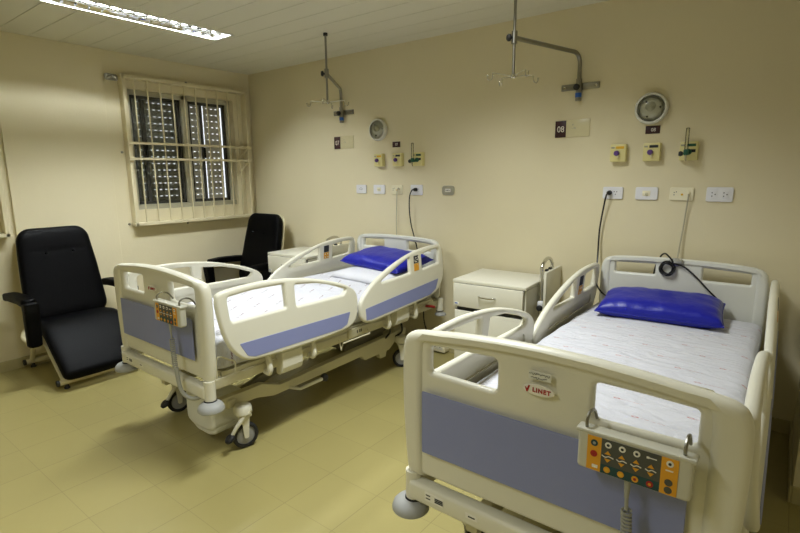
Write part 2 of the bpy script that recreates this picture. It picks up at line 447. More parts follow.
# grilles over the windows
def grille(y0, y1, label):
    g = thing('window_grille', label, 'window grille', (0, (y0 + y1) / 2, 1.07))
    o = (0, -(y0 + y1) / 2, -1.07); z0, z1 = 1.07, 2.41
    bm = bmesh.new()
    for c, s in (((.04, y0 + .02, (z0 + z1) / 2), (.08, .028, z1 - z0)), ((.04, y1 - .02, (z0 + z1) / 2), (.08, .028, z1 - z0)),
                 ((.04, (y0 + y1) / 2, z1 - .016), (.08, y1 - y0, .028)), ((.04, (y0 + y1) / 2, z0 + .016), (.08, y1 - y0, .028))):
        box(bm, c, s, 0.003)
    obj('grille_frame', bm, M['grille'], g, o, smooth=False)
    n = 10
    for k in range(1, n + 1):
        y = y0 + (y1 - y0) * k / (n + 1) + 0.0
        bm = bmesh.new(); box(bm, (.055, y, (z0 + z1) / 2), (.012, .012, z1 - z0 - .04), 0.003); obj('upright_bar', bm, M['grille'], g, o)
    for z in (1.822, 1.682):
        bm = bmesh.new(); box(bm, (.085, (y0 + y1) / 2 , z), (.022, y1 - y0 + .0, .022), 0.003)
        box(bm, (.088, y0 + .02, z), (.03, .04, .034), .003); box(bm, (.088, y1 - .03, z), (.03, .06, .034), .003)
        obj('cross_bar', bm, M['grille'], g, o)
        bm = bmesh.new(); tube(bm, [(.0, y1 + .0 - .12, z - .16), (.08, y1 - .05, z - .02)], .008, 8); obj('brace', bm, M['grille'], g, o)
    for (y, z) in ((y0 - .02, 1.09), (y0 - .02, 1.74), ((y0 + y1) / 2, 2.425), ((y0 + y1) / 2 - .1, 1.055)):
        bm = bmesh.new(); lathe(bm, [(0, .012), (.008, .012), (.011, .004), (.011, 0), (0, 0)], 'x', (0.0, y, z), 10); obj('fixing_bolt', bm, M['steel'], g, o)
    return g
grille(-1.39, -0.085, 'cream steel grille with upright bars over the shuttered window')
grille(-3.42, -2.335, 'cream steel grille cut by the left edge of the photo')
b = thing('wall_bracket', 'small grey metal bracket beside the upper left corner of the window grille', 'bracket', (0.0, -1.45, 2.378))
bm = bmesh.new(); bm2 = plate(rpoly([(-.055, -.028), (.055, -.028), (.055, .028), (-.055, .028)], .02), [], .006, .002, lambda u, v, w: (w + .031, u, v)); obj('plate', bm2, M['steel'], b, wn=True)
for y in (-.03, .0, .03):
    lathe(bm, [(0, .04), (.007, .04), (.008, .033), (0, .033)], 'x', (0, y, 0), 10)
obj('screw_heads', bm, M['chrome'], b)

# ceiling lamp
lamp = thing('ceiling_light', 'long bright fluorescent fitting with louvers in the plank ceiling', 'ceiling light', ((LX0 + LX1) / 2, (LY0 + LY1) / 2, H))
lw, ll = LX1 - LX0, LY1 - LY0
bm = bmesh.new(); d = .095
for sx in (-1, 1):
    box(bm, (sx * (lw / 2 - .002), 0, d / 2), (.003, ll, d))
    box(bm, (sx * (lw / 2 - .003), 0, -.002), (.016, ll + .016, .004))
for sy in (-1, 1):
    box(bm, (0, sy * (ll / 2 - .002), d / 2), (lw, .003, d)); box(bm, (0, sy * (ll / 2 - .003), -.002), (lw + .01, .016, .004))
box(bm, (0, 0, d), (lw, ll, .003)); obj('housing', bm, M['reflector'], lamp, smooth=False)
for sx in (-1, 1):
    bm = bmesh.new(); tube(bm, [(sx * .058, -ll / 2 + .03, .056), (sx * .058, ll / 2 - .03, .056)], .014, 14); obj('fluorescent_tube', bm, M['tubewhite'], lamp)
    bm = bmesh.new(); n = 10
    prof = [(.008 + .1 * (k / n), .044 * (1 - (k / n) ** 2) ** .5 if False else .044 * (1 - abs(2 * k / n - 1) ** 2)) for k in range(n + 1)]
for sx in (-1, 1):   # parabolic side wings
    bm = bmesh.new()
    P = [(sx * (lw / 2 - .004 - .02 * (k / 6) ** 2), 0.0 + .036 * k / 6) for k in range(7)]
    vs = [[bm.verts.new((x, y, z)) for y in (-ll / 2 + .004, ll / 2 - .004)] for x, z in P]
    for A, B in zip(vs, vs[1:]): bm.faces.new((A[0], A[1], B[1], B[0]))
    o = obj('side_reflector', bm, M['louver'], lamp); o.modifiers.new('s', 'SOLIDIFY').thickness = .002
bm = bmesh.new(); box(bm, (0, 0, .016), (.012, ll - .01, .030), .004); obj('centre_spine', bm, M['louver'], lamp)
for k in range(15):
    y = -ll / 2 + ll * (k + .5) / 15
    bm = bmesh.new()
    for sx in (-1, 1):
        t = bmesh.new(); n = 6      # V-shaped blade: thick at top, waisted at the middle of each half
        xs = [sx * (.006 + (lw / 2 - .012) * i / n) for i in range(n + 1)]
        top = []; bot = []
        for i, x in enumerate(xs):
            e = abs(2 * i / n - 1)
            zl = .003 + .016 * (1 - e ** 2)
            top.append((t.verts.new((x, y - .009, .041)), t.verts.new((x, y + .009, .041)))); bot.append(t.verts.new((x, y, zl)))
        for i in range(n):
            t.faces.new((top[i][0], top[i + 1][0], bot[i + 1], bot[i])); t.faces.new((top[i][1], bot[i], bot[i + 1], top[i + 1][1]))
            t.faces.new((top[i][0], top[i][1], top[i + 1][1], top[i + 1][0]))
        merge(bm, t)
    obj('louver_blade', bm, M['louver'], lamp)

# ------------------------------------------------------------------ hospital bed
OFF = (-.49, -1.07, 0)
def arc_top(x0, x1, z0, z1, n=14):
    """points from (x1,z0) over the bowed top to (x0,z0)"""
    return [(x1 + (x0 - x1) * k / n, z0 + (z1 - z0) * (1 - (2 * k / n - 1) ** 2)) for k in range(n + 1)]

FR = [(.040, .87), (.042, .925), (.062, .948), (.115, .957), (.235, .964), (.364, .963), (.574, .941), (.729, .907), (.90, .856), (1.00, .812), (1.045, .772), (1.058, .72),
      (1.050, .65), (1.030, .598), (.985, .562), (.90, .546), (.70, .540), (.477, .543), (.29, .552), (.20, .563), (.145, .592), (.098, .645), (.066, .715), (.048, .80)]
HR = [(1.074, .66), (1.074, .606), (1.088, .570), (1.125, .545), (1.206, .535), (1.509, .549), (1.80, .568), (1.93, .586), (2.01, .618), (2.065, .672), (2.088, .725), (2.095, .80), (2.092, .90), (2.080, .943),
      (2.045, .966), (1.96, .970), (1.85, .966), (1.698, .950), (1.514, .908), (1.342, .850), (1.21, .79), (1.13, .735), (1.088, .695)]
def foot_rail_holes():
    return [rpoly([(.113, .79), (.468, .79), (.465, .922), (.26, .928), (.105, .918)], [.02, .012, .012, .3, .02]),
            rpoly([(.545, .782), (.925, .775), (.962, .803), (.81, .860), (.71, .886), (.545, .906)], [.012, .03, .02, .3, .3, .012])]
def head_rail_holes():
    return [rpoly([(1.285, .785), (1.645, .800), (1.646, .915), (1.50, .866), (1.38, .823)], [.012, .012, .012, .3, .3]),
            rpoly([(1.800, .806), (2.022, .823), (2.042, .938), (1.92, .934), (1.800, .917)], [.012, .012, .02, .3, .012])]

def rail(parent, side, kind, pivot=None):
    """side +1 = near window-away side (x=1.0), -1 = other side; outer skin carries the lavender panel"""
    out = FR if kind == 'foot' else HR
    pts = [tuple(p) for p in catmull(out, 3, True)]
    holes = foot_rail_holes() if kind == 'foot' else head_rail_holes()
    x0 = .971 if side > 0 else .019
    MP = lambda u, v, w: (w + side * .08 * (.95 - v), u, v)
    bm = plate(pts, holes, .036, .0165, MP, 5, x0)
    # hollow inner face: long finger recess cut along the rail
    z = .705
    ya, yb = (.16, .95) if kind == 'foot' else (1.25, 1.99)
    loc = Vector(pivot) + Vector(OFF) if pivot else None
    off = tuple(Vector(OFF) - loc) if pivot else OFF
    r = obj('side_rail', bm, M['plastic'], parent, off, loc, wn=True)
    tilt = 0.0 if kind == 'foot' else .035
    cut = plate(rpoly([(ya, z - .03), (yb, z - .03 + tilt), (yb - .02, z + .03 + tilt), (ya + .03, z + .03)], .028), [], .02, 0, MP, 2, x0 - side * .018)
    c = obj('tmpcut', cut, M['plastic'], None, off)
    if loc: c.location = loc
    c.parent = parent
    bo = r.modifiers.new('recess', 'BOOLEAN'); bo.object = c; bo.operation = 'DIFFERENCE'; bo.solver = 'EXACT'
    r.modifiers.move(1, 0)
    wm = [m for m in r.modifiers if m.type == 'WEIGHTED_NORMAL'][0]; wm.show_viewport = False
    dg = bpy.context.evaluated_depsgraph_get(); dg.update()
    me = bpy.data.meshes.new_from_object(r.evaluated_get(dg))
    r.modifiers.remove(bo); bpy.data.objects.remove(c)
    r.data = me; wm.show_viewport = True
    me.shade_smooth(); me.set_sharp_from_angle(angle=math.radians(38))
    # lavender panel on the outer skin
    if kind == 'foot': pp = rpoly([(.143, .668), (.185, .592), (.23, .577), (.88, .566), (.935, .58), (.972, .655)], [.006, .03, .03, .04, .03, .006])
    else: pp = rpoly([(1.120, .640), (1.120, .562), (1.17, .557), (1.88, .592), (1.96, .625), (2.005, .700)], [.006, .006, .02, .05, .04, .006])
    pb = plate(pp, [], .003, .001, MP, 1, x0 + side * .0183)
    obj('colour_panel', pb, M['blue'], r, off, wn=True)
    if kind == 'head':
        for s, face in ((side, 1), (-side, -1)):
            k = bmesh.new(); q = plate(rpoly([(1.692, .806), (1.752, .808), (1.752, .862), (1.692, .86)], .004), [], .003, .001, MP, 1, x0 + s * .0186)
            obj('orange_key_label', q, M['orange'], r, off, smooth=False)
            q = plate(rpoly([(1.692, .862), (1.752, .864), (1.752, .922), (1.692, .92)], .004), [], .003, .001, MP, 1, x0 + s * .0186)
            obj('grey_key_label', q, M['ink'], r, off, smooth=False)
            q = bmesh.new(); xx = x0 + s * .0204 + side * .08 * (.95 - .86)
            for (y, zz) in ((1.707, .82), (1.735, .821), (1.707, .846), (1.735, .847)): box(q, (xx, y, zz), (.001, .010, .010))
            for (y, zz, w, h) in ((1.712, .905, .018, .006), (1.732, .89, .02, .006), (1.717, .875, .022, .006), (1.742, .907, .006, .02), (1.702, .885, .006, .016)): box(q, (xx, y, zz), (.001, w, h))
            obj('key_marks', q, M['sticker'], r, off, smooth=False)
            k.free()
    return r

def make_bed(label, loc):
    B = thing('hospital_bed', label, 'hospital bed', loc, 0, 'electric hospital beds')
    # ---- footboard
    W = .98
    def board(half, t0, t1, bev, holes, mp0, mp1, bw, wtop):
        R = [(a, z) for a, z in half]
        z0 = half[0][1]
        ring = [(.49 + a, z) for a, z in R] + [(.49 - a, z) for a, z in reversed(R[:-1])]
        base = [(.49 - half[0][0] * f, z0) for f in (.8, .4, 0, -.4, -.8)]
        out = [tuple(p) for p in catmull(ring + base, 3, True)]
        bm = plate([(.49 + (u - .49) * .975, .75 + (v - .75) * .975) for u, v in out], holes, t0, t0 * .42, mp0, 4)
        arc = [tuple(p) for p in catmull(ring, 3)]
        xi = half[-4][0]; side = half[0][0] - bw + .02
        inner = [(.49 - side, z0), (.49 - side, z0 + .2)] + [(.49 - a, z - wtop) for a, z in R if z > half[-1][1] - .022 and a < side - .03][::1] 
        L = [(a, z - wtop) for a, z in R if a < side - .035]
        up = [(-side, z0), (-side, z0 + .10), (-side, z0 + .25), (-side, L[0][1] - .05), (-side + .004, L[0][1] - .016), (-side + .018, L[0][1] - .003)] + [(-a, z) for a, z in L] 
        up = up + [(-a, z) for a, z in reversed(up[:-1])]
        loop = arc + [(.49 + a, z) for a, z in up]
        rim = plate(loop, [], t1, bev, mp1, 5)
        merge(bm, rim)
        return bm
    h1 = rpoly([(.104, .877), (.348, .874), (.348, .979), (.22, .976), (.104, .970)], [.014, .022, .018, .2, .014], 5)
    h2 = [(W - u, v) for u, v in reversed(h1)]
    FH = [(.450, .488), (.468, .502), (.476, .56), (.482, .64), (.487, .72), (.489, .80), (.489, .88), (.487, .935), (.482, .968), (.472, .990), (.452, 1.004), (.42, 1.012), (.34, 1.022), (.25, 1.031), (.13, 1.039), (0, 1.042)]
    FH = [(a * 1.014, z + .002) for a, z in FH]
    bm = board(FH, .036, .060, .027, [h1, h2], lambda u, v, w: (u, .008 - w, v), lambda u, v, w: (u, .006 - w, v), .066, .035)
    fb = obj('footboard', bm, M['plastic'], B, OFF, wn=True)
    obj('colour_panel', plate(rpoly([(.087, .596), (.870, .596), (.870, .816), (.087, .816)], .006), [], .003, .001, XZ, 1, .0275), M['blue'], fb, OFF, wn=True)
    el = [(.487 + .047 * math.cos(a), .925 + .0165 * math.sin(a)) for a in [2 * PI * k / 32 for k in range(32)]]
    obj('brand_badge', plate(el, [], .003, .001, XZ, 1, .027), M['sticker'], fb, OFF, wn=True)
    bm = text_bm('LINET', .0175, (.497, -.0295, .925), 1.0, .0006)
    t = bmesh.new()
    vs = [t.verts.new(p) for p in ((.448, -.0292, .930), (.454, -.0292, .924), (.458, -.0292, .935), (.463, -.0292, .935), (.456, -.0292, .915), (.452, -.0292, .915))]
    t.faces.new(vs); ex = bmesh.ops.extrude_face_region(t, geom=list(t.faces)); bmesh.ops.translate(t, vec=(0, -.001, 0), verts=[v for v in ex['geom'] if isinstance(v, bmesh.types.BMVert)])
    merge(bm, t); obj('red_brand_lettering', bm, M['brandred'], fb, OFF, smooth=False)
    bm = bmesh.new(); box(bm, (.489, -.0265, .967), (.066, .0016, .024), .0006); obj('paper_name_sticker', bm, M['plastic_white'], fb, OFF, smooth=False)
    bm = bmesh.new(); rnd = random.Random(3)
    for z, x0, x1 in ((.972, .458, .518), (.960, .464, .510)):
        n = 26; tube(bm, [(x0 + (x1 - x0) * k / n, -.0285, z + rnd.uniform(-.0035, .0035)) for k in range(n + 1)], .0007, 5)
    obj('pen_handwriting', bm, M['ink'], fb, OFF)
    # ---- crossbar under the footboard, with small plates
    bm = bmesh.new(); box(bm, (.49, -.012, .440), (.91, .056, .072), .014, seg=3); cb = obj('crossbar', bm, M['plastic'], B, OFF, angle=50)
    bm = bmesh.new(); box(bm, (.145, -.0405, .445), (.075, .002, .032), .0008); obj('paper_label', bm, M['sticker'], cb, OFF, smooth=False)
    bm = bmesh.new()
    for z in (.451, .445, .439): box(bm, (.165, -.042, z), (.032, .001, .004))
    for z in (.452, .440): box(bm, (.122, -.042, z), (.018, .001, .0035))
    obj('label_print', bm, M['ink'], cb, OFF, smooth=False)
    bm = bmesh.new(); box(bm, (.290, -.0405, .444), (.045, .002, .018), .0008); obj('small_number_label', bm, M['sticker'], cb, OFF, smooth=False)
    bm = bmesh.new(); box(bm, (.290, -.042, .444), (.024, .001, .004)); obj('small_label_print', bm, M['ink'], cb, OFF, smooth=False)
    # ---- headboard
    h1 = rpoly([(.128, .888), (.362, .894), (.362, .960), (.126, .952)], .010); h2 = rpoly([(.622, .886), (.860, .886), (.860, .950), (.620, .962)], .010)
    HH = [(.430, .50), (.448, .52), (.455, .60), (.457, .72), (.457, .84), (.455, .90), (.447, .942), (.428, .970), (.395, .985), (.33, .994), (.20, 1.001), (0, 1.004)]
    bm = board(HH, .038, .056, .025, [h1, h2], lambda u, v, w: (u, 2.125 - w, v), lambda u, v, w: (u, 2.125 - w, v), .06, .030)
    obj('headboard', bm, M['plastic_white'], B, OFF, wn=True)
    bm = bmesh.new(); box(bm, (.49, 2.125, .47), (.9, .04, .06), .012); obj('head_crossbar', bm, M['frame'], B, OFF, angle=50)
    # ---- posts and bumpers at the corners
    for x in (.036, .944):
        for y in (-.004, 2.128):
            bm = bmesh.new(); tube(bm, [(x, y, .385), (x, y, .50)], .029, 20); obj('corner_post', bm, M['plastic'], B, OFF)
            sx = -1 if x < .5 else 1; sy = -1 if y < 1 else .3
            bm = bmesh.new(); lathe(bm, [(0, .394), (.032, .392), (.050, .385), (.062, .372), (.067, .358), (.067, .350), (.062, .345), (.05, .343), (0, .342)], 'z', (x + sx * .010, y + sy * .006, 0), 30)
            if y > 1: bmesh.ops.scale(bm, vec=(.72, .72, .55), space=Matrix.Translation((-x, -y, -.372)), verts=bm.verts)
            obj('bumper', bm, M['bumper'], B, OFF)
            bm = bmesh.new(); lathe(bm, [(0, .398), (.031, .398), (.033, .392), (0, .391)], 'z', (x, y, 0), 18); obj('bumper_washer', bm, M['rubber'], B, OFF)
    # ---- frame and mattress platform
    for x in (.060, .920):
        bm = bmesh.new(); box(bm, (x, 1.06, .462), (.04, 2.10, .055), .006); box(bm, (x, 1.06, .50), (.02, 1.96, .03), .004)
        sb = obj('side_beam', bm, M['frame'], B, OFF, angle=50)
        s = 1 if x > .5 else -1
        bm = bmesh.new(); box(bm, (x + s * .024, 1.135, .475), (.014, .24, .062), .004); obj('beam_cover', bm, M['frame'], sb, OFF)
        bm = bmesh.new()
        for yy in (1.10, 1.125, 1.14): box(bm, (x + s * .032, yy, .478), (.001, .008, .02))
        obj('beam_print', bm, M['ink'], sb, OFF, smooth=False)
    bm = bmesh.new()
    for y0, y1 in ((.06, .55), (.56, 1.04), (1.05, 1.35), (1.36, 2.06)): box(bm, (.49, (y0 + y1) / 2, .508), (.84, y1 - y0, .018), .005)
    obj('mattress_platform', bm, M['frame'], B, OFF)
    for x, s in ((.955, 1), (.025, -1)):
        for y0, y1, zz, nm in ((.035, .145, .608, 'mattress_stop'), ):
            bm = bmesh.new(); tube(bm, [(x, y0, .50), (x, y0 + .003, .60), (x, y0 + .03, .609), (x, y1 - .03, .578), (x, y1, .56), (x, y1, .50)], .0045, 8, smooth=3); obj('mattress_stop', bm, M['frame'], B, OFF)
        bm = bmesh.new(); tube(bm, [(x, .92, .47), (x + s * .02, .92, .40), (x + s * .03, .925, .448), (x + s * .03, 1.19, .448), (x, 1.20, .47)], .0055, 8); obj('bag_rail', bm, M['frame'], B, OFF)
        for y0, w, zc, zh in ((.505, .15, .458, .135), (1.565, .15, .478, .120)):
            bm = bmesh.new()
            pr = [(x - s * .03, zc + zh / 2), (x + s * .022, zc + zh / 2 + .02), (x + s * .036, zc + zh / 2), (x + s * .036, zc - zh * .15), (x + s * .026, zc - zh * .38), (x, zc - zh / 2), (x - s * .03, zc - zh / 2)]
            pl = plate(rpoly(pr, .012), [], w, .006, lambda u, v, q: (u, y0 + q, v), 2); merge(bm, pl); obj('rail_hinge_cover', bm, M['plastic'], B, OFF, wn=True)
            for dy in (-.16, .17):
                bm = bmesh.new()
                tube(bm, [(x + s * .012, y0 + dy, .56), (x + s * .022, y0 + dy, .50), (x + s * .03, y0 + dy, .46), (x + s * .018, y0 + dy - .0, .435), (x - s * .02, y0 + dy, .440)], .016, 10, smooth=4)
                box(bm, (x + s * .026, y0 + dy, .482), (.02, .036, .075), .01)
                obj('rail_hinge_arm', bm, M['plastic'], B, OFF)
    # ---- rails
    for s in (1, -1):
        rail(B, s, 'foot'); hr = rail(B, s, 'head', (.49 + s * .498, 1.08, .60))
        hr['tilts'] = 1
    bm = bmesh.new(); tube(bm, [(.95, 1.915, .482), (.975, 1.95, .474), (.985, 1.985, .462)], .011, 10); obj('red_release_lever', bm, M['red'], B, OFF)
    # ---- lower chassis
    for x in (.20, .78):
        bm = bmesh.new()
        pr = [(.12, .30), (.12, .24), (.38, .225), (.50, .195), (1.30, .205), (1.34, .165), (1.62, .165), (1.72, .225), (1.84, .24), (1.84, .30), (1.62, .285), (1.30, .275), (.55, .25), (.42, .30)]
        merge(bm, plate(rpoly(pr, .015), [], .05, .006, YZ, 2, x)); obj('base_beam', bm, M['frame'], B, OFF, wn=True)
        bm = bmesh.new(); merge(bm, plate(rpoly([(1.50, .175), (1.60, .175), (1.585, .12), (1.52, .12)], .008), [], .04, .004, YZ, 2, x)); obj('beam_foot', bm, M['frame'], B, OFF, wn=True)
    for y in (.20, 1.76):
        bm = bmesh.new(); box(bm, (.49, y, .262), (.66, .06, .055), .012); obj('base_crossbeam', bm, M['frame'], B, OFF, angle=50)
    # rounded white cover at the foot end
    bm = bmesh.new()
    merge(bm, plate(rpoly([(.50, .125), (.56, .10), (.70, .10), (.785, .125), (.765, .30), (.50, .30)], [.05, .1, .1, .05, .02, .02], 6), [], .22, .020, lambda u, v, w: (u, .205 - w, v), 3))
    merge(bm, plate(rpoly([(.52, .10), (.58, .068), (.70, .068), (.765, .09), (.775, .135), (.51, .135)], [.04, .08, .08, .04, .01, .01], 6), [], .19, .014, lambda u, v, w: (u, .205 - w, v), 3))
    obj('base_cover', bm, M['plastic_white'], B, OFF, wn=True)
    bm = bmesh.new()
    merge(bm, plate(rpoly([(.30, .16), (.68, .16), (.70, .42), (.28, .42)], .04), [], .30, .02, lambda u, v, w: (u, 1.55 - w, v), 3)); obj('lift_motor_cover', bm, M['darkcover'], B, OFF, wn=True)
    for x in (.26, .72):
        bm = bmesh.new(); merge(bm, plate(rpoly([(.28, .27), (.36, .24), (1.00, .40), (.98, .455), (.90, .455)], .02), [], .035, .006, YZ, 2, x)); obj('lift_arm', bm, M['darkcover'], B, OFF, wn=True)
        bm = bmesh.new(); merge(bm, plate(rpoly([(1.20, .25), (1.66, .30), (1.86, .42), (1.86, .455), (1.76, .455), (1.58, .36), (1.20, .30)], .02), [], .035, .006, YZ, 2, x)); obj('lift_arm', bm, M['darkcover'], B, OFF, wn=True)
    bm = bmesh.new(); tube(bm, [(.49, .55, .30), (.49, 1.25, .40)], .03, 14); box(bm, (.49, .62, .31), (.12, .2, .1), .02); obj('actuator', bm, M['darkcover'], B, OFF)
    bm = bmesh.new()
    tube(bm, [(.89, 1.50, .47), (.88, 1.53, .40), (.85, 1.58, .33), (.80, 1.58, .27)], .008, 8, smooth=5); tube(bm, [(.89, 1.63, .47), (.89, 1.67, .38), (.86, 1.71, .30), (.80, 1.70, .25)], .008, 8, smooth=5)
    obj('underbed_cable', bm, M['black'], B, OFF)
    # ---- castors
    def caster(cx, cy, turn, pedal):
        w = bmesh.new()
        R, tw = .075, .034
        lathe(w, [(.054, -tw / 2), (.068, -tw / 2), (.0745, -tw * .3), (R, 0), (.0745, tw * .3), (.068, tw / 2), (.054, tw / 2), (.054, -tw / 2)], 'x', (0, 0, R), 30)
        hub = bmesh.new(); lathe(hub, [(0, -tw * .45), (.03, -tw * .45), (.054, -tw * .3), (.054, tw * .3), (.03, tw * .45), (0, tw * .45)], 'x', (0, 0, R), 24)
        fk = bmesh.new()
        for s in (-1, 1):
            merge(fk, plate(rpoly([(-.013, .062), (.013, .062), (.018, .13), (.024, .20), (-.034, .20), (-.020, .14)], .012), [], .005, .0015, YZ, 1, s * .024))
        lathe(fk, [(0, .262), (.030, .262), (.044, .256), (.050, .244), (.050, .212), (.044, .205), (0, .205)], 'z', (0, -.004, 0), 24)
        box(fk, (0, 0, .195), (.053, .075, .02), .006)
        c = obj('caster', fk, M['plastic'], B, (0, 0, 0), (cx + OFF[0], cy + OFF[1], 0), wn=False)
        c.rotation_euler = (0, 0, turn)
        obj('caster_wheel', w, M['rubber'], c); obj('wheel_hub', hub, M['hub'], c)
        if pedal:
            p = bmesh.new(); px = .03
            P = catmull([(px, .03, .235), (px, .0, .215), (px + .004, -.035, .175), (px + .004, -.062, .145), (px, -.085, .105)], 5)
            tube(p, P, lambda t: .016 - .006 * t, 10)
            obj('brake_lever', p, M['plastic'], c)
            p = bmesh.new(); lathe(p, [(0, -.012), (.022, -.012), (.030, -.005), (.030, .006), (.022, .013), (0, .013)], 'y', (px, -.098, .094), 20)
            bmesh.ops.rotate(p, cent=(px, -.098, .094), matrix=Matrix.Rotation(math.radians(-50), 3, 'X'), verts=p.verts)
            obj('brake_pedal', p, M['rubber'], c)
    caster(.868, .235, -.25, True); caster(.142, .240, -.15, True); caster(.845, 1.73, -.8, False); caster(.142, 1.74, .2, False)
    # centre-lock lever half way along the right side
    bm = bmesh.new(); tube(bm, [(.80, .62, .205), (.86, .66, .198), (.865, .84, .203)], lambda t: .009 + .003 * t, 8); lv = obj('centre_lock_lever', bm, M['plastic'], B, OFF)
    bm = bmesh.new(); lathe(bm, [(0, -.024), (.018, -.020), (.028, -.006), (.028, .008), (.018, .02), (0, .022)], 'y', (.866, .862, .206), 20); obj('pedal_cap', bm, M['rubber'], lv, OFF)
    return B

X7, X8, YB = 1.638, 3.836, -2.245
bed7 = make_bed('cream electric hospital bed on castors farther from the camera, next to the black recliners', (X7 + .49, YB + 1.07, 0))
bed8 = copy_tree(bed7); bed8.location = (X8 + .49, YB + 1.07, 0)
bed8['label'] = 'large cream electric hospital bed in the right foreground with its footboard facing the camera'
for ch in [c for f in bed7.children for c in f.children]:     # only the foreground bed carries the written sticker
    if ch.name.split('.')[0] in ('paper_name_sticker', 'pen_handwriting'): bpy.data.objects.remove(ch)
for ch in bed8.children:
    if ch.get('tilts'): ch.rotation_euler = (math.radians(-2.0), 0, 0); ch.location.z += .010
    elif ch.name.startswith('side_rail'): ch.location = (0, .015, .014)
for o in list(bed7.children) + list(bed8.children):
    if 'tilts' in o: del o['tilts']

# ------------------------------------------------------------------ mattresses
def softblock(sx, sy, z0, z1, nx, ny, nz, rad, bulge=0.0, wob=.004, seed=0):
    """rounded mattress block with its sheet pulled over it"""
    bm = bmesh.new(); hz = (z1 - z0) / 2; zc = (z0 + z1) / 2; tw = {}
    def P(u, v, w):
        x, y, z = u * sx / 2, v * sy / 2, w * hz
        cx, cy, cz = (max(-sx / 2 + rad, min(sx / 2 - rad, x)), max(-sy / 2 + rad, min(sy / 2 - rad, y)), max(-hz + rad * .6, min(hz - rad * .6, z)))
        d = Vector((x - cx, y - cy, (z - cz) / .6))
        if d.length > 1e-9:
            m = max(abs(d.x), abs(d.y), abs(d.z)); d = d * (m / d.length)
        p = Vector((cx + d.x, cy + d.y, cz + d.z * .6))
        if w > .99: p.z += bulge * (1 - u * u) * (1 - v ** 4)
        n = noise.noise(Vector((p.x * 5 + seed, p.y * 7, p.z * 5))) + .5 * noise.noise(Vector((p.x * 14 + seed, p.y * 11 + p.x * 9, p.z * 12)))
        side = 1.0 if abs(w) < .99 else .55
        p += Vector((u if abs(u) > .99 else 0, v if abs(v) > .99 else 0, w if abs(w) > .99 else 0)) * n * wob * side
        return Vector((p.x, p.y, p.z + zc))
    def vert(u, v, w):
        k = (round(u, 5), round(v, 5), round(w, 5))
        if k not in tw: tw[k] = bm.verts.new(P(u, v, w))
        return tw[k]
    def grid(fn, n, m):
        for i in range(n):
            for j in range(m):
                a = [fn(-1 + 2 * (i + di) / n, -1 + 2 * (j + dj) / m) for di, dj in ((0, 0), (1, 0), (1, 1), (0, 1))]
                bm.faces.new([vert(*p) for p in a])
    for w in (-1, 1):
        grid(lambda a, b: (a, b, w), nx, ny); grid(lambda a, b: (w, a, b), ny, nz); grid(lambda a, b: (a, w, b), nx, nz)
    bmesh.ops.recalc_face_normals(bm, faces=bm.faces)
    return bm
for bx, lab, m, sd in ((X7, 'mattress in white printed sheet on the bed nearer the window', 'sheet_turned', 3), (X8, 'mattress in white sheet with small red prints on the foreground bed', 'sheet', 9)):
    o = obj('mattress', softblock(.90, 2.0, 0, .178, 40, 80, 10, .06, .012, .006, sd), M[m], None, (0, 0, 0), (bx + .49, YB + 1.058, .519), angle=80)
    tag(o, lab, 'mattress', 'mattresses')

# ------------------------------------------------------------------ pillows
def pillow(w, d, h, crease, seed, n=44):
    bm = bmesh.new(); top = {}; bot = {}
    for i in range(n + 1):
        for j in range(n + 1):
            u, v = -1 + 2 * i / n, -1 + 2 * j / n
            pin = 1 - .045 * (1 - u * u) * (v * v) ** 3
            piv = 1 - .035 * (1 - v * v) * (u * u) ** 3
            x, y = u * w / 2 * piv, v * d / 2 * pin
            e = (max(0, 1 - abs(u) ** 5.0) * max(0, 1 - abs(v) ** 3.6)) ** .46
            nz = noise.noise(Vector((x * 7 + seed, y * 7, 1))) * .5 + noise.noise(Vector((x * 17 + seed, y * 15 + x * 8, 2))) * .35
            rim = 1 - e
            wr = crease * (nz * (0.5 + 1.2 * rim) + .5 * math.sin((v * 9 + nz * 3) * (1 + .3 * u)) * rim * e * 1.6)
            edge = i in (0, n) or j in (0, n)
            zt = h * .62 * e + (0 if edge else wr)
            zb = -h * .38 * e
            top[i, j] = bm.verts.new((x, y, zt))
            bot[i, j] = top[i, j] if edge else bm.verts.new((x, y, zb))
    for i in range(n):
        for j in range(n):
            bm.faces.new((top[i, j], top[i + 1, j], top[i + 1, j + 1], top[i, j + 1]))
            q = [bot[i, j], bot[i, j + 1], bot[i + 1, j + 1], bot[i + 1, j]]
            try: bm.faces.new(q)
            except Exception: pass
    return bm
def pillow_thing(name, label, m, w, d, h, crease, seed, loc, rot, group, seam=None):
    p = obj(name, pillow(w, d, h, crease, seed), m, None, (0, 0, 0), loc, angle=80)
    p.rotation_euler = rot; tag(p, label, 'pillow', group)
    if seam:
        bm = bmesh.new(); pts = []
        for u, v in [(t, -1) for t in [-1 + .1 * k for k in range(21)]] + [(1, t) for t in [-.9 + .1 * k for k in range(19)]] + [(-t, 1) for t in [-1 + .1 * k for k in range(21)]] + [(-1, -t) for t in [-.9 + .1 * k for k in range(19)]]:
            pts.append((u * w / 2 * (1 - .035 * (1 - v * v) * (u * u) ** 3), v * d / 2 * (1 - .045 * (1 - u * u) * (v * v) ** 3), 0))
        tube(bm, pts, .0045, 6, closed=True); obj('seam', bm, m, p)
    return p
pillow_thing('pillow', 'shiny blue vinyl pillow lying flat on the foreground bed', M['vinyl'],  .635, .40, .125, .013, 2.0, (X8 + .452, YB + 1.845, .753), (math.radians(5), 0, math.radians(5)), 'blue vinyl pillows', True)
pillow_thing('pillow', 'white cloth pillow beneath the blue pillow on the farther bed', M['linen'], .60, .40, .075, .009, 8.0, (X7 + .60, YB + 1.68, .737), (math.radians(5), 0, math.radians(-4)), None)
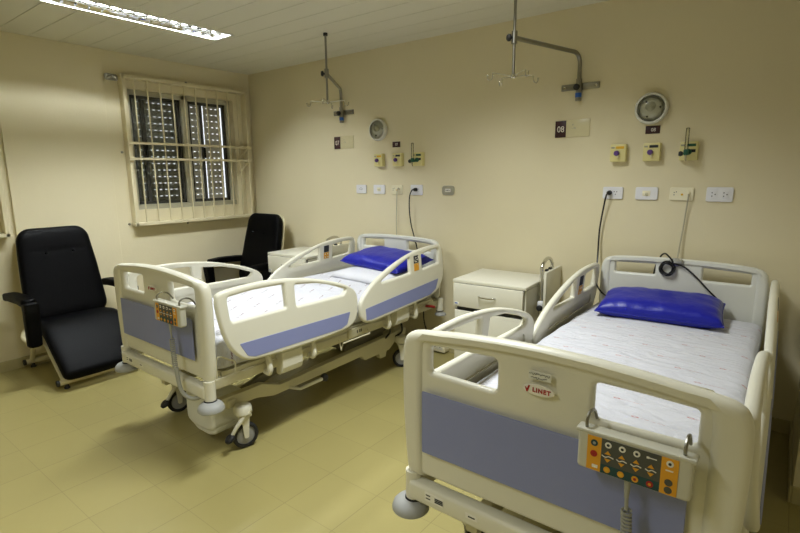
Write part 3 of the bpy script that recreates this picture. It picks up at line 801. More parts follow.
pillow_thing('pillow', 'shiny blue vinyl pillow propped on a white pillow on the farther bed', M['vinyl'], .66, .42, .115, .012, 5.0, (X7 + .595, YB + 1.85, .828), (math.radians(7), math.radians(2), math.radians(-6)), 'blue vinyl pillows', True)

# ------------------------------------------------------------------ hand pendants
def make_pendant(label, loc, rz=0.0):
    T = thing('hand_control', label, 'hand control', loc, rz, 'bed hand controls')
    w, h = .258, .104
    bm = plate(rpoly([(-w / 2, -h / 2), (w / 2, -h / 2), (w / 2, h / 2), (-w / 2, h / 2)], .012), [], .034, .008, XZ, 3)
    box(bm, (0, .002, h / 2 - .002), (w + .012, .040, .012), .005)
    body = obj('control_body', bm, M['pendant'], T, wn=True)
    yf = -.0175
    ix0, ix1, iz0, iz1 = -.104, .100, -.047, .044
    def rect(name, x0, x1, z0, z1, m, y=0.0):
        b = bmesh.new(); box(b, ((x0 + x1) / 2, yf - .0006 - y, (z0 + z1) / 2), (x1 - x0, .0016, z1 - z0)); return obj(name, b, m, T, smooth=False)
    L, R = ix0 + .034, ix1 - .036
    rect('orange_key_panel', ix0, L, iz0, iz1, M['orange']); rect('orange_key_panel', R, ix1, iz0, iz1, M['orange'])
    rect('grey_key_panel', L, R, iz0 + .024, iz1, M['keygrey']); rect('teal_key_strip', L, R, iz0, iz0 + .024, M['teal'])
    def disc(name, x, z, r, m, inner=None):
        b = bmesh.new(); lathe(b, [(0, yf - .0026), (r, yf - .0026), (r, yf - .001), (0, yf - .001)], 'y', (x, 0, z), 18); d = obj(name, b, m, T, smooth=False)
        if inner:
            b = bmesh.new(); lathe(b, [(0, yf - .0034), (r * .45, yf - .0034), (r * .45, yf - .002), (0, yf - .002)], 'y', (x, 0, z), 12); obj('button_symbol', b, inner, d, smooth=False)
    cols = [L + .016 + .0325 * k for k in range(4)]
    for x in cols[:3]: disc('white_lock_button', x, iz1 - .013, .0078, M['sticker'], M['ink'])
    disc('white_lock_button', (R + ix1) / 2, iz1 - .013, .0078, M['sticker'], M['ink'])
    disc('teal_button', (L + ix0) / 2, iz1 - .017, .0085, M['teal'], M['bumper']); disc('red_button', (L + ix0) / 2, iz1 - .046, .0085, M['brandred'], M['red'])
    for z in (iz0 + .031, iz0 + .012): disc('dark_round_button', (R + ix1) / 2, z, .0085, M['keygrey'], None)
    for k, x in enumerate(cols):
        disc('orange_round_button' if k < 3 else 'red_round_button', x, iz0 + .012, .0078, M['orange'] if k < 3 else M['brandred'], M['brandred'] if k == 2 else (M['orange'] if k == 3 else M['yellow']))
        zc = iz0 + .047
        for s in (1, -1):
            b = bmesh.new(); vs = [b.verts.new((x + dx, yf - .0024, zc + s * dz)) for dx, dz in ((-.0075, .006), (.0075, .006), (0, .0155))]
            b.faces.new(vs); ex = bmesh.ops.extrude_face_region(b, geom=list(b.faces)); bmesh.ops.translate(b, vec=(0, .0012, 0), verts=[v for v in ex['geom'] if isinstance(v, bmesh.types.BMVert)])
            obj('arrow_button', b, M['orange'], T, smooth=False)
        b = bmesh.new()
        wv = .012 if k != 0 else .014
        tube(b, [(x - wv, yf - .002, zc + .001), (x - wv * .4, yf - .002, zc - .0025), (x + wv * .2, yf - .002, zc + .0015), (x + wv, yf - .002, zc - .001)], .0013, 6, smooth=3); obj('white_bed_symbol', b, M['sticker'], T)
    b = bmesh.new(); box(b, ((R + ix1) / 2, yf - .002, iz1 - .030), (.016, .0012, .003)); box(b, ((L + ix0) / 2 + .004, yf - .002, iz0 + .012), (.014, .0012, .008)); box(b, (cols[3], yf - .002, iz1 - .013), (.022, .0012, .0022)); box(b, (cols[3]-.008, yf - .002, iz1 - .013), (.006, .0012, .005))
    obj('white_print', b, M['sticker'], T, smooth=False)
    for x in (-.112, .108):
        b = bmesh.new(); tube(b, [(x, -.002, h / 2 - .004), (x, -.004, h / 2 + .022), (x, .02, h / 2 + .036), (x, .055, h / 2 + .026), (x, .082, h / 2 - .008)], .0042, 8, smooth=4); obj('hanging_hook', b, M['steel'], T)
    # cable: plug, coil, then a plain loop back under the bed
    b = bmesh.new(); tube(b, [(-.008, 0, -h / 2 + .004), (-.008, 0, -h / 2 - .05)], lambda t: .0085 - .003 * t, 10)
    tube(b, [(-.008, 0, -h / 2 - .045), (-.006, 0, -.135)], .0048, 8)
    n = 300; P = []
    for k in range(n + 1):
        t = k / n; a = t * 2 * PI * 15; z = -.135 - .15 * t
        P.append((-.006 + .010 * t + .0105 * math.cos(a), .0105 * math.sin(a), z))
    tube(b, P, .0034, 6)
    tube(b, [(.012, 0, -.285), (.014, .002, -.34), (.024, .008, -.405), (.050, .022, -.442), (.088, .045, -.452), (.125, .075, -.43), (.135, .115, -.39), (.13, .16, -.36)], .0105, 10, smooth=6)
    obj('coiled_cable', b, M['coil'], T)
    return T
p8 = make_pendant('large control keypad with orange side panels hooked over the foreground footboard', (X8 + .755, YB - .085, .836))
p7 = copy_tree(p8); p7.location = (X7 + .772, YB - .085, .846); p7['label'] = 'control keypad on a coiled cable hooked over the farther bed footboard'

# ------------------------------------------------------------------ recliner chairs
def cushion(path, halfw, thick, seg=7, e=4.0, nx=20, dimples=(), endround=.05, cut=.05):
    """padded slab swept along a (y,z) path; halfw/thick are functions of t in 0..1"""
    P = catmull([(0, y, z) for y, z in path], 12); n = len(P) - 1; bm = bmesh.new(); rings = []
    tot = [0.0]
    for a, b in zip(P, P[1:]): tot.append(tot[-1] + (b - a).length)
    Lg = tot[-1]
    for i, p in enumerate(P):
        s = tot[i] / Lg; t = (P[min(i + 1, n)] - P[max(i - 1, 0)]).normalized(); nr = Vector((0, -t.z, t.y))
        d = min(tot[i], Lg - tot[i]); f = 1.0
        if d < endround: f = math.sqrt(max(0.0, 1 - (1 - d / endround) ** 2))
        hw = halfw(s) - (cut * (1 - f)); th = thick(s) * max(f ** .6, .2)
        ring = []
        for k in range(nx * 2):
            a = 2 * PI * k / (nx * 2); c, sn = math.cos(a), math.sin(a)
            u = math.copysign(abs(c) ** (2 / 7.0), c); v = math.copysign(abs(sn) ** (2 / 3.0), sn)
            x = u * hw; off = v * th / 2
            for (dx, ds, dep, rad) in dimples:
                if v > 0:
                    q = math.hypot(x - dx, (s - ds) * Lg); off -= dep * math.exp(-(q / rad) ** 2)
                    off -= dep * .45 * math.exp(-(((s - ds) * Lg) / (rad * .7)) ** 2) * math.exp(-((x - dx) / .07) ** 2)
            off += .003 * noise.noise(Vector((x * 6, s * 5, 3.1)))
            ring.append(bm.verts.new(p + nr * off + Vector((x, 0, 0))))
        rings.append(ring)
    m = nx * 2
    for A, B in zip(rings, rings[1:]):
        for k in range(m): bm.faces.new((A[k], A[(k + 1) % m], B[(k + 1) % m], B[k]))
    bm.faces.new(list(reversed(rings[0]))); bm.faces.new(rings[-1])
    bmesh.ops.recalc_face_normals(bm, faces=bm.faces)
    return bm

def make_chair(label, loc, rz):
    """faces local -Y; back towards +Y"""
    T = thing('recliner_chair', label, 'armchair', loc, rz, 'black recliner chairs')
    lerp = lambda a, b, t: a + (b - a) * t
    hw = lambda s: .288 - .004 * s - .040 * s ** 2.2
    back = [(.135, .40), (.185, .58), (.235, .78), (.275, .95), (.305, 1.09), (.312, 1.125)]
    bk = obj('back_cushion', cushion(back, hw, lambda s: .115 - .02 * s, dimples=((-.095, .74, .016, .032), (.095, .74, .016, .032)), endround=.10, cut=.085), M['leather'], T, angle=80)
    for x in (-.095, .095):
        b = bmesh.new(); lathe(b, [(0, -.012), (.008, -.010), (.011, -.003), (.011, .004), (0, .004)], 'y', (x, .190, .935), 14); obj('tufting_button', b, M['leather'], bk)
    shell = [(.200, .40), (.245, .58), (.293, .78), (.333, .95), (.363, 1.09), (.369, 1.118)]
    obj('back_shell', cushion(shell, lambda s: hw(s) - .010, lambda s: .034, endround=.10, cut=.085), M['cfirm'], T, angle=80)
    seat = [(.20, .395), (.10, .395), (-.02, .405), (-.10, .392), (-.18, .345), (-.27, .265), (-.37, .165), (-.425, .105), (-.44, .09)]
    def sw(s): return .275 + .012 * math.sin(s * 3)
    obj('seat_cushion', cushion(seat, sw, lambda s: .10, endround=.045), M['leather'], T, angle=80)
    under = [(.16, .335), (.08, .335), (-.02, .345), (-.085, .335), (-.155, .29), (-.24, .21), (-.335, .115), (-.385, .065), (-.40, .055)]
    obj('seat_shell', cushion(under, lambda s: sw(s) + .004, lambda s: .022, endround=.02), M['cfirm'], T, angle=80)
    for s in (-1, 1):
        b = bmesh.new(); x = s * .352
        path = [(x, .285, .622), (x, .18, .632), (x, .0, .640), (x, -.15, .636), (x, -.185, .632)]
        merge(b, cushion([(y, z) for _, y, z in path], lambda q: .047, lambda q: .062, endround=.03)); bmesh.ops.translate(b, vec=(x, 0, 0), verts=b.verts)
        a = obj('armrest', b, M['leather'], T, angle=80)
        b = cushion([(-.185, .645), (-.188, .59), (-.180, .48), (-.172, .37), (-.168, .305)], lambda q: .050 - .005 * q, lambda q: .085 - .02 * q, endround=.02); bmesh.ops.translate(b, vec=(x, 0, 0), verts=b.verts)
        obj('armrest_front', b, M['leather'], a, angle=80)
        b = bmesh.new()
        tube(b, [(x * .80, .22, .36), (x * .93, .18, .315), (x * .96, .08, .295), (x * .96, -.17, .30)], .016, 10, smooth=4)
        obj('arm_bracket', b, M['cfirm'], T)
        b = bmesh.new(); xx = s * .25
        tube(b, [(xx, .345, .052), (xx, .24, .20), (xx, .12, .29), (xx, .0, .325)], .018, 10, smooth=4); tube(b, [(xx, -.36, .052), (xx, -.30, .16), (xx, -.18, .26), (xx, .02, .315)], .018, 10, smooth=4)
        tube(b, [(xx, .05, .24), (xx + s * .09, .06, .275)], .014, 8)
        obj('leg_frame', b, M['cfirm'], T)
    for y in (.345, -.36):
        b = bmesh.new(); tube(b, [(-.295, y, .052), (.295, y, .052)], .021, 14); fb = obj('foot_bar', b, M['cfirm'], T)
        for s in (-1, 1):
            b = bmesh.new(); tube(b, [(s * .292, y, .052), (s * .308, y, .052)], .0235, 14); obj('end_cap', b, M['rubber'], fb)
            b = bmesh.new(); lathe(b, [(0, .034), (.012, .034), (.012, .014), (.020, .012), (.020, .0), (0, .0)], 'z', (s * .245, y, 0), 14); obj('glide', b, M['rubber'], fb)
    return T
ch1 = make_chair('black leatherette recliner with buttoned back standing alone against the window wall', (.405, -2.066, 0), PI / 2)
ch2 = copy_tree(ch1); ch2.location = (.438, -.505, 0); ch2.rotation_euler = (0, 0, math.radians(1.5)); ch2['label'] = 'black leatherette recliner in the room corner beneath the window grille'

# ------------------------------------------------------------------ bedside cabinets
def make_cabinet(label, loc, rz):
    T = thing('bedside_cabinet', label, 'bedside cabinet', loc, rz, 'white bedside cabinets')
    w, d, h = .53, .47, .79
    def part(name, c, s, m, bev=.003, par=None):
        b = bmesh.new(); box(b, c, s, bev); return obj(name, b, m, par or T)
    b = bmesh.new(); t = .018
    for s in (-1, 1): box(b, (s * (w / 2 - t / 2), .01, (h - .03 + .09) / 2), (t, d - .02, h - .03 - .09), .002)
    box(b, (0, d / 2 - .01, (h + .06) / 2), (w, .012, h - .12), .002); box(b, (0, .01, .10), (w, d - .02, t), .002); box(b, (0, .01, .585), (w - .03, d - .04, t), .002)
    obj('carcass', b, M['laminate'], T, smooth=False)
    part('cabinet_top', (0, 0, h - .012), (w + .012, d + .012, .024), M['laminate'], .005)
    dr = part('drawer', (-.004, -d / 2 - .004, h - .110), (w - .014, .02, .166), M['laminate'], .004)
    b = bmesh.new(); box(b, (0, .0, h - .115), (w - .06, d - .06, .12), .002); obj('drawer_box', b, M['dark'], dr, smooth=False)  # coloured dark so the gap beside the drawer front looks shaded
    b = bmesh.new(); tube(b, [(-.06, -d / 2 - .012, h - .10), (-.056, -d / 2 - .030, h - .10), (-.03, -d / 2 - .036, h - .104), (.03, -d / 2 - .036, h - .104), (.056, -d / 2 - .030, h - .10), (.06, -d / 2 - .012, h - .10)], .005, 10, smooth=4)
    obj('handle', b, M['chrome'], dr)
    b = bmesh.new(); box(b, (-w / 2 + .032, -d / 2 - .0155, h - .172), (.034, .002, .022), .0008); obj('blue_white_sticker', b, M['sticker'], dr, smooth=False)
    b = bmesh.new(); box(b, (-w / 2 + .030, -d / 2 - .017, h - .170), (.022, .001, .008)); obj('sticker_print', b, M['blueclip'], dr, smooth=False)
    part('gap_shade_strip', (0, -d / 2 + .02, .588), (w - .05, .03, .02), M['dark'], .002)  # dark strip standing in for the shaded gap below the drawer
    do = part('door', (-.004, -d / 2 + .004, .335), (w - .03, .018, .465), M['laminate'], .003)
    b = bmesh.new(); tube(b, [(w / 2 - .07, -d / 2 - .006, .42), (w / 2 - .07, -d / 2 - .03, .42), (w / 2 - .07, -d / 2 - .03, .33), (w / 2 - .07, -d / 2 - .006, .33)], .0045, 8); obj('handle', b, M['chrome'], do)
    for x in (-.2, .2):
        for y in (-.18, .18):
            b = bmesh.new(); lathe(b, [(0, -.012), (.020, -.012), (.028, -.006), (.028, .006), (.020, .012), (0, .012)], 'x', (x, y, .028), 18); box(b, (x, y, .07), (.03, .03, .045), .004); obj('caster', b, M['rubber'], T)
    # swing-out bed table folded down at the right side
    b = bmesh.new(); x = w / 2 + .030
    tube(b, [(x, -.02, .40), (x, -.02, .84), (x, -.012, .892), (x, .025, .926), (x, .085, .940), (x, .145, .930), (x, .185, .895), (x, .195, .84), (x, .195, .40)], .0125, 12, smooth=5)
    obj('chrome_table_frame', b, M['chrome'], T)
    b = bmesh.new(); box(b, (x + .036, .108, .72), (.018, .325, .29), .004); obj('folding_table_leaf', b, M['laminate'], T)
    b = bmesh.new()
    box(b, (x + .018, .03, .868), (.020, .03, .014), .003); box(b, (x + .018, .10, .870), (.020, .03, .014), .003); obj('leaf_hinge', b, M['rubber'], T)
    b = bmesh.new(); box(b, (x + .006, -.03, .64), (.04, .04, .04), .008); kb = obj('frame_clamp', b, M['white'], T)
    b = bmesh.new(); lathe(b, [(0, -.02), (.014, -.018), (.020, -.008), (.020, .008), (.014, .016), (0, .016)], 'y', (x + .006, -.055, .615), 16); obj('clamp_knob', b, M['rubber'], kb)
    return T
cab8 = make_cabinet('white bedside cabinet standing between the two beds with chrome drawer handle', (3.236, -.30, 0), math.radians(3))
cab7 = copy_tree(cab8); cab7.location = (1.115, -.275, 0); cab7.rotation_euler = (0, 0, math.radians(2)); cab7['label'] = 'white bedside cabinet between the corner recliner and the farther bed'

# ------------------------------------------------------------------ IV pole brackets on the wall
def make_iv(label, x0, px, py, htop, rot):
    T = thing('iv_pole', label, 'infusion pole', (x0, 0, 2.095), 0, 'wall mounted infusion poles')
    o = (-x0, 0, -2.095); zc = 2.302
    b = bmesh.new(); box(b, (x0 + .0, -.006, 2.095), (.255, .010, .042), .003); wp = obj('wall_plate', b, M['steel'], T, o)
    b = bmesh.new()
    for s in (-1, 1): lathe(b, [(0, -.017), (.008, -.016), (.011, -.011), (0, -.011)], 'y', (x0 + s * .105, 0, 2.095), 12)
    obj('plate_bolt', b, M['chrome'], wp, o)
    b = bmesh.new(); tube(b, [(x0, -.036, 2.0), (x0, -.036, 2.14)], .019, 16); box(b, (x0, -.02, 2.08), (.03, .02, .05), .003); obj('socket', b, M['steel'], T, o)
    b = bmesh.new(); tube(b, [(x0, -.036, 2.022), (x0, -.036, 2.05)], .0205, 16); obj('blue_tape_band', b, M['blueclip'], T, o)
    b = bmesh.new(); lathe(b, [(0, -.085), (.016, -.083), (.021, -.074), (.020, -.062), (.008, -.058), (.008, -.05), (0, -.05)], 'y', (x0 - .004, 0, 2.085), 16); obj('socket_knob', b, M['rubber'], T, o)
    b = bmesh.new(); dx, dy = px - x0, py + .036; L = math.hypot(dx, dy); ux, uy = dx / L, dy / L; R = .07
    pts = [(x0, -.036, 2.12), (x0, -.036, zc - R)]
    for k in range(1, 7):
        a = k / 6 * PI / 2; pts.append((x0 + ux * R * (1 - math.cos(a)), -.036 + uy * R * (1 - math.cos(a)), zc - R + R * math.sin(a)))
    pts.append((px - ux * .012, py - uy * .012, zc)); tube(b, pts, .0135, 14); obj('arm', b, M['steel'], T, o)
    b = bmesh.new(); tube(b, [(px, py, zc - .032), (px, py, zc + .036)], .017, 16); obj('pole_clamp', b, M['steel'], T, o)
    b = bmesh.new(); lathe(b, [(0, -.046), (.014, -.045), (.021, -.037), (.020, -.026), (.008, -.022), (.008, -.014), (0, -.014)], 'y', (0, 0, 0), 16)
    bmesh.ops.rotate(b, cent=(0, 0, 0), matrix=Matrix.Rotation(-.75, 3, 'Z'), verts=b.verts); bmesh.ops.translate(b, vec=(px, py, zc), verts=b.verts); obj('clamp_knob', b, M['rubber'], T, o)
    zb = 2.088
    b = bmesh.new(); tube(b, [(px, py, zb), (px, py, htop)], .0085, 12); po = obj('pole', b, M['steel'], T, o)
    b = bmesh.new(); tube(b, [(px, py, htop - .018), (px, py, htop + .002)], .017, 14); obj('pole_cap', b, M['dark'], po, o)
    b = bmesh.new(); lathe(b, [(0, .012), (.012, .012), (.017, .006), (.017, -.006), (.012, -.012), (0, -.012)], 'z', (px, py, zb), 16); obj('hook_hub', b, M['chrome'], po, o)
    for k in range(4):
        a = rot + k * PI / 2; c, s = math.cos(a), math.sin(a)
        q = lambda r, z: (px + r * c, py + r * s, zb + z)
        b = bmesh.new(); tube(b, [q(.01, 0), q(.125, .012), q(.134, .004), q(.137, -.014), q(.145, -.026), q(.158, -.028), q(.167, -.018), q(.168, -.006)], .0036, 8, smooth=3)
        lathe(b, [(0, .006), (.005, .004), (.006, 0), (.005, -.004), (0, -.006)], 'z', q(.168, -.004), 8)
        obj('bag_hook', b, M['chrome'], T, o)
    return T
make_iv('steel infusion pole on a bent wall arm above the foreground bed', 3.625, 3.452, -.672, 2.60, math.radians(55))
make_iv('steel infusion pole with black top cap on a bent wall arm above the farther bed', 1.425, 1.85, -.628, 2.598, math.radians(32))

# ------------------------------------------------------------------ wall fittings
def bulkhead(label, x, z):
    T = thing('wall_lamp', label, 'wall lamp', (x, 0, z), 0, 'round bulkhead wall lamps')
    b = bmesh.new(); lathe(b, [(0, 0), (.088, 0), (.094, -.010), (.096, -.034), (.090, -.044), (.080, -.046), (.078, -.040), (.078, -.030), (0, -.022)], 'y', (0, 0, 0), 40); obj('lamp_body', b, M['plastic_white'], T)
    b = bmesh.new(); lathe(b, [(.078, -.036), (.072, -.052), (.055, -.066), (.03, -.073), (0, -.075)], 'y', (0, 0, 0), 36); obj('glass_dome', b, M['dome'], T)
    b = bmesh.new(); lathe(b, [(0, -.024), (.016, -.026), (.018, -.036), (.028, -.044), (.030, -.052), (.022, -.060), (0, -.063)], 'y', (.0, 0, .012), 20); obj('bulb', b, M['ceramic'], T)
    b = bmesh.new()
    for a in (0.1, 2.2, 4.3): lathe(b, [(0, -.032), (.006, -.032), (.006, -.024), (0, -.024)], 'y', (.052 * math.cos(a), 0, .052 * math.sin(a)), 8)
    obj('inner_screw', b, M['dark'], T)
bulkhead('round bulkhead wall lamp right above the small 08 tag', 4.080, 1.914)
bulkhead('round bulkhead wall lamp above the farther bed, left of the small 07 tag', 1.858, 1.914)

def sign(num, x0, x1, z0, z1, label):
    T = thing('number_sign', label, 'sign', ((x0 + x1) / 2, 0, (z0 + z1) / 2)); w, h = x1 - x0, z1 - z0; k = .32
    b = bmesh.new(); box(b, (-w / 2 + w * k / 2, -.004, 0), (w * k, .008, h), .001); p = obj('maroon_plate', b, M['maroon'], T)
    obj('white_numeral', text_bm(num, h * .52, (-w / 2 + w * k * .52, -.0084, 0), .9), M['signtext'], p, smooth=False)
    b = bmesh.new(); box(b, (w * k / 2, -.003, .002), (w * (1 - k), .006, h + .004), .001); q = obj('blank_plate', b, M['acrylic'], T)
    b = bmesh.new(); rnd = random.Random(5)
    for _ in range(5): box(b, (w * .02 + rnd.uniform(-.035, .02), -.0063, rnd.uniform(.0, .035)), (rnd.uniform(.004, .012), .0008, rnd.uniform(.003, .006)), 0, Matrix.Rotation(rnd.uniform(0, 3), 3, 'Y'))
    obj('glue_marks', b, M['greyplate'], q, smooth=False)
sign('08', 3.466, 3.702, 1.768, 1.879, 'maroon and cream sign numbered 08 under the infusion arm above the foreground bed')
sign('07', 1.292, 1.540, 1.767, 1.880, 'maroon and cream sign numbered 07 under the farther infusion arm')
def smalltag(num, x, z, label):
    b = bmesh.new(); box(b, (0, -.001, 0), (.084, .006, .048), .001); o = obj('number_tag', b, M['maroon'], None, loc=(x, 0, z)); tag(o, label, 'sign')
    obj('white_numeral', text_bm(num, .030, (.004, -.0044, .0), .95), M['signtext'], o, smooth=False)
smalltag('08', 4.093, 1.787, 'small maroon tag reading 08 under the round lamp')
smalltag('07', 2.045, 1.781, 'small maroon tag reading 07 right of the round lamp')

def gas(x, z, top, label, flow=False):
    T = thing('gas_outlet', label, 'gas outlet', (x, 0, z), 0, 'yellow medical gas outlets')
    b = bmesh.new(); box(b, (0, -.022, 0), (.098, .044, .112), .006); obj('outlet_box', b, M['yellowbox'], T)
    b = bmesh.new(); box(b, (.012, -.0448, .034), (.050, .002, .016), .0006); obj('coloured_label', b, M[top], T, smooth=False)
    b = bmesh.new(); box(b, (-.032, -.0448, .034), (.020, .002, .010), .0006); obj('small_dark_label', b, M['greyplate'], T, smooth=False)
    if not flow:
        b = bmesh.new(); lathe(b, [(0, -.072), (.012, -.072), (.0165, -.066), (.017, -.052), (.012, -.044), (0, -.044)], 'y', (-.004, 0, -.002), 20); obj('purple_knob', b, M['purple'], T)
        b = bmesh.new(); tube(b, [(.0, -.055, -.006), (.006, -.06, -.03)], .005, 8); obj('valve_spindle', b, M['ivory'], T)
    else:
        b = bmesh.new(); lathe(b, [(0, -.060), (.015, -.060), (.018, -.052), (.018, -.044), (0, -.044)], 'y', (.0, 0, -.006), 20); obj('green_socket', b, M['green'], T)
        b = bmesh.new(); box(b, (.022, -.0448, .0), (.03, .002, .018), .0006); obj('dark_label', b, M['ink'], T, smooth=False)
for x, c, l, f in ((3.904, 'yellow', 'yellow gas outlet box with yellow label and purple knob, row over the foreground bed', 0),
                   (4.103, 'ink', 'yellow gas outlet box with dark label, under the small 08 tag', 0),
                   (4.308, 'green', 'yellow gas outlet box carrying a flowmeter over the foreground bed', 1),
                   (1.868, 'yellow', 'yellow gas outlet box with yellow label and purple knob, row over the farther bed', 0),
                   (2.080, 'ink', 'yellow gas outlet box with dark label, under the small 07 tag', 0),
                   (2.300, 'green', 'yellow gas outlet box carrying a flowmeter over the farther bed', 1)):
    gas(x, 1.649, c, l, f)
def flowmeter(x, label):
    T = thing('flowmeter', label, 'flowmeter', (x, -.085, 1.64), 0, 'oxygen flowmeters')
    b = bmesh.new(); tube(b, [(0, -.01, .0), (0, -.01, .135)], .0105, 14); lathe(b, [(0, .142), (.008, .141), (.012, .135), (0, .134)], 'z', (0, -.01, 0), 14); obj('measuring_tube', b, M['dome'], T)
    b = bmesh.new(); tube(b, [(0, -.01, .01), (0, -.01, .13)], .003, 8); obj('inner_scale', b, M['ivory'], T)
    b = bmesh.new(); box(b, (0, -.008, .0), (.026, .028, .034), .006); tube(b, [(0, .028, -.005), (0, -.01, -.005)], .010, 12); obj('valve_body', b, M['green'], T)
    b = bmesh.new(); lathe(b, [(0, -.040), (.012, -.038), (.016, -.028), (.010, -.016), (0, -.014)], 'x', (0, -.008, -.008), 16); obj('valve_wheel', b, M['ink'], T)
    b = bmesh.new(); tube(b, [(0, -.01, -.012), (0, -.012, -.035), (.004, -.014, -.052)], lambda t: .008 - .004 * t, 10); obj('outlet_nipple', b, M['chrome'], T)
flowmeter(4.303, 'clear flowmeter tube with green valve plugged in over the foreground bed')
flowmeter(2.287, 'clear flowmeter tube with green valve plugged in over the farther bed')

def faceplate(x, w, h, m, label, kind, z=1.391, grp='wall socket and switch plates'):
    T = thing('wall_plate' if kind in ('switch', 'call', 'round') else 'power_socket', label, 'wall plate' if kind in ('switch', 'call', 'round') else 'power socket', (x, 0, z), 0, grp)
    b = bmesh.new(); bp = plate(rpoly([(-w / 2, -h / 2), (w / 2, -h / 2), (w / 2, h / 2), (-w / 2, h / 2)], .012 if kind != 'round' else .028), [], .012, .004, lambda u, v, q: (u, -.006 - q, v), 2); merge(b, bp); obj('plate', b, m, T, wn=True)
    def holes(cx, pts, r=.0032):
        b = bmesh.new()
        for px, pz in pts: lathe(b, [(0, -.0132), (r, -.0132), (r, -.011), (0, -.011)], 'y', (cx + px, 0, pz), 10)
        obj('contact_holes', b, M['ink'], T, smooth=False)
    if kind == 'double':
        for cx in (-.030, .030):
            b = bmesh.new(); box(b, (cx, -.0125, 0), (.034, .003, .046), .001); obj('insert', b, M['white'], T)
            b = bmesh.new()
            for px, pz in ((-.008, .010), (-.008, -.010), (.008, 0)): lathe(b, [(0, -.0152), (.0034, -.0152), (.0034, -.013), (0, -.013)], 'y', (cx + px, 0, pz), 10)
            obj('contact_holes', b, M['ink'], T, smooth=False)
    elif kind == 'socket':
        holes(.018, ((-.008, .008), (.008, .008), (0, -.009))); holes(-.018, ((-.008, .008), (.008, .008), (0, -.009)))
    elif kind == 'single': holes(0, ((-.020, 0), (.020, 0), (0, .012), (0, .0), (0, -.006)))
    elif kind == 'switch':
        b = bmesh.new(); box(b, (0, -.0125, 0), (.046, .003, .034), .001); obj('insert', b, M['ivory'], T)
        b = bmesh.new(); lathe(b, [(0, -.024), (.009, -.023), (.011, -.018), (.011, -.013), (0, -.013)], 'y', (0, 0, -.004), 16); obj('call_jack', b, M['ivory'], T)
        b = bmesh.new(); lathe(b, [(0, -.0255), (.004, -.0255), (.004, -.0235), (0, -.0235)], 'y', (0, 0, -.004), 10); obj('jack_hole', b, M['greyplate'], T, smooth=False)
    elif kind == 'call':
        holes(-.034, ((-.006, .008), (-.006, -.006), (.006, .012)), .003)
        b = bmesh.new(); lathe(b, [(0, -.016), (.006, -.0155), (.007, -.0125), (0, -.0125)], 'y', (.004, 0, -.004), 12); obj('yellow_button', b, M['yellow'], T)
        b = bmesh.new(); box(b, (.040, -.016, .006), (.016, .010, .018), .003); obj('cord_plug', b, M['ivory'], T)
    elif kind == 'round':
        b = bmesh.new(); box(b, (0, -.0135, 0), (.052, .004, .026), .003); obj('insert', b, M['sticker'], T)
        b = bmesh.new()
        for px in (-.014, 0, .014): box(b, (px, -.016, 0), (.006, .001, .012))
        obj('contact_holes', b, M['dark'], T, smooth=False)
    return T
faceplate(3.880, .128, .080, M['white'], 'white socket plate with the black power plug, over the foreground bed', 'socket')
faceplate(4.087, .134, .080, M['white'], 'white wall plate with round call jack, over the foreground bed', 'switch')
faceplate(4.286, .132, .080, M['ivory'], 'ivory wall plate with pale cord hanging down behind the foreground headboard', 'call')
faceplate(4.487, .138, .086, M['white'], 'white double socket plate at the right end of the row over the foreground bed', 'double')
faceplate(1.629, .124, .080, M['white'], 'small white socket plate at the left end of the row over the farther bed', 'single')
faceplate(1.847, .134, .082, M['white'], 'white wall plate with call jack, second from left over the farther bed', 'switch')
faceplate(2.052, .124, .080, M['ivory'], 'ivory wall plate with pale looped cord over the farther bed', 'call')
faceplate(2.266, .128, .088, M['white'], 'white socket plate with black plug, over the farther bed', 'socket')
faceplate(2.586, .118, .076, M['greyplate'], 'rounded grey socket plate alone right of the farther bed row', 'round')

# cords
def cord(name, label, pts, r, m, plug=None, group=None):
    b = bmesh.new(); tube(b, pts, r, 8, smooth=6); o = obj(name, b, m); tag(o, label, 'cord', group)
    if plug:
        x, z = plug; b = bmesh.new(); lathe(b, [(0, -.05), (.009, -.049), (.014, -.040), (.016, -.024), (.016, -.0145), (0, -.0145)], 'y', (x, 0, z), 16); obj('plug', b, m, o)
    return o
cord('mains_cable', 'black power cord dropping from its wall plug to the pillow of the foreground bed', [(3.862, -.05, 1.392), (3.852, -.055, 1.372), (3.838, -.045, 1.30), (3.818, -.035, 1.15), (3.818, -.04, 1.02), (3.826, -.07, .93), (3.838, -.13, .86), (3.860, -.175, .80), (3.895, -.185, .752), (3.95, -.195, .722), (4.03, -.23, .7115), (4.12, -.28, .7110)], .0055, M['black'], (3.862, 1.392), 'black power cords')
cord('mains_cable', 'black power cord hanging from its wall plug behind the farther bed', [(2.266, -.05, 1.394), (2.25, -.058, 1.385), (2.222, -.05, 1.33), (2.212, -.04, 1.22), (2.225, -.035, 1.10), (2.262, -.035, .98), (2.30, -.04, .86), (2.345, -.045, .62), (2.365, -.045, .40), (2.37, -.045, .26), (2.405, -.045, .14), (2.43, -.06, .07)], .0055, M['black'], (2.266, 1.394), 'black power cords')
cord('call_cord', 'pale cord hanging straight from the ivory plate to the foreground headboard', [(4.326, -.022, 1.392), (4.328, -.03, 1.372), (4.322, -.022, 1.30), (4.312, -.022, 1.15), (4.304, -.03, 1.05), (4.302, -.055, .98)], .0042, M['cord'], None, 'call cords')
cord('call_cord', 'pale cord looping from the ivory plate down behind the farther headboard', [(2.092, -.022, 1.392), (2.086, -.03, 1.405), (2.070, -.028, 1.38), (2.060, -.022, 1.30), (2.054, -.020, 1.15), (2.054, -.022, 1.00), (2.054, -.022, .85)], .0042, M['cord'], None, 'call cords')
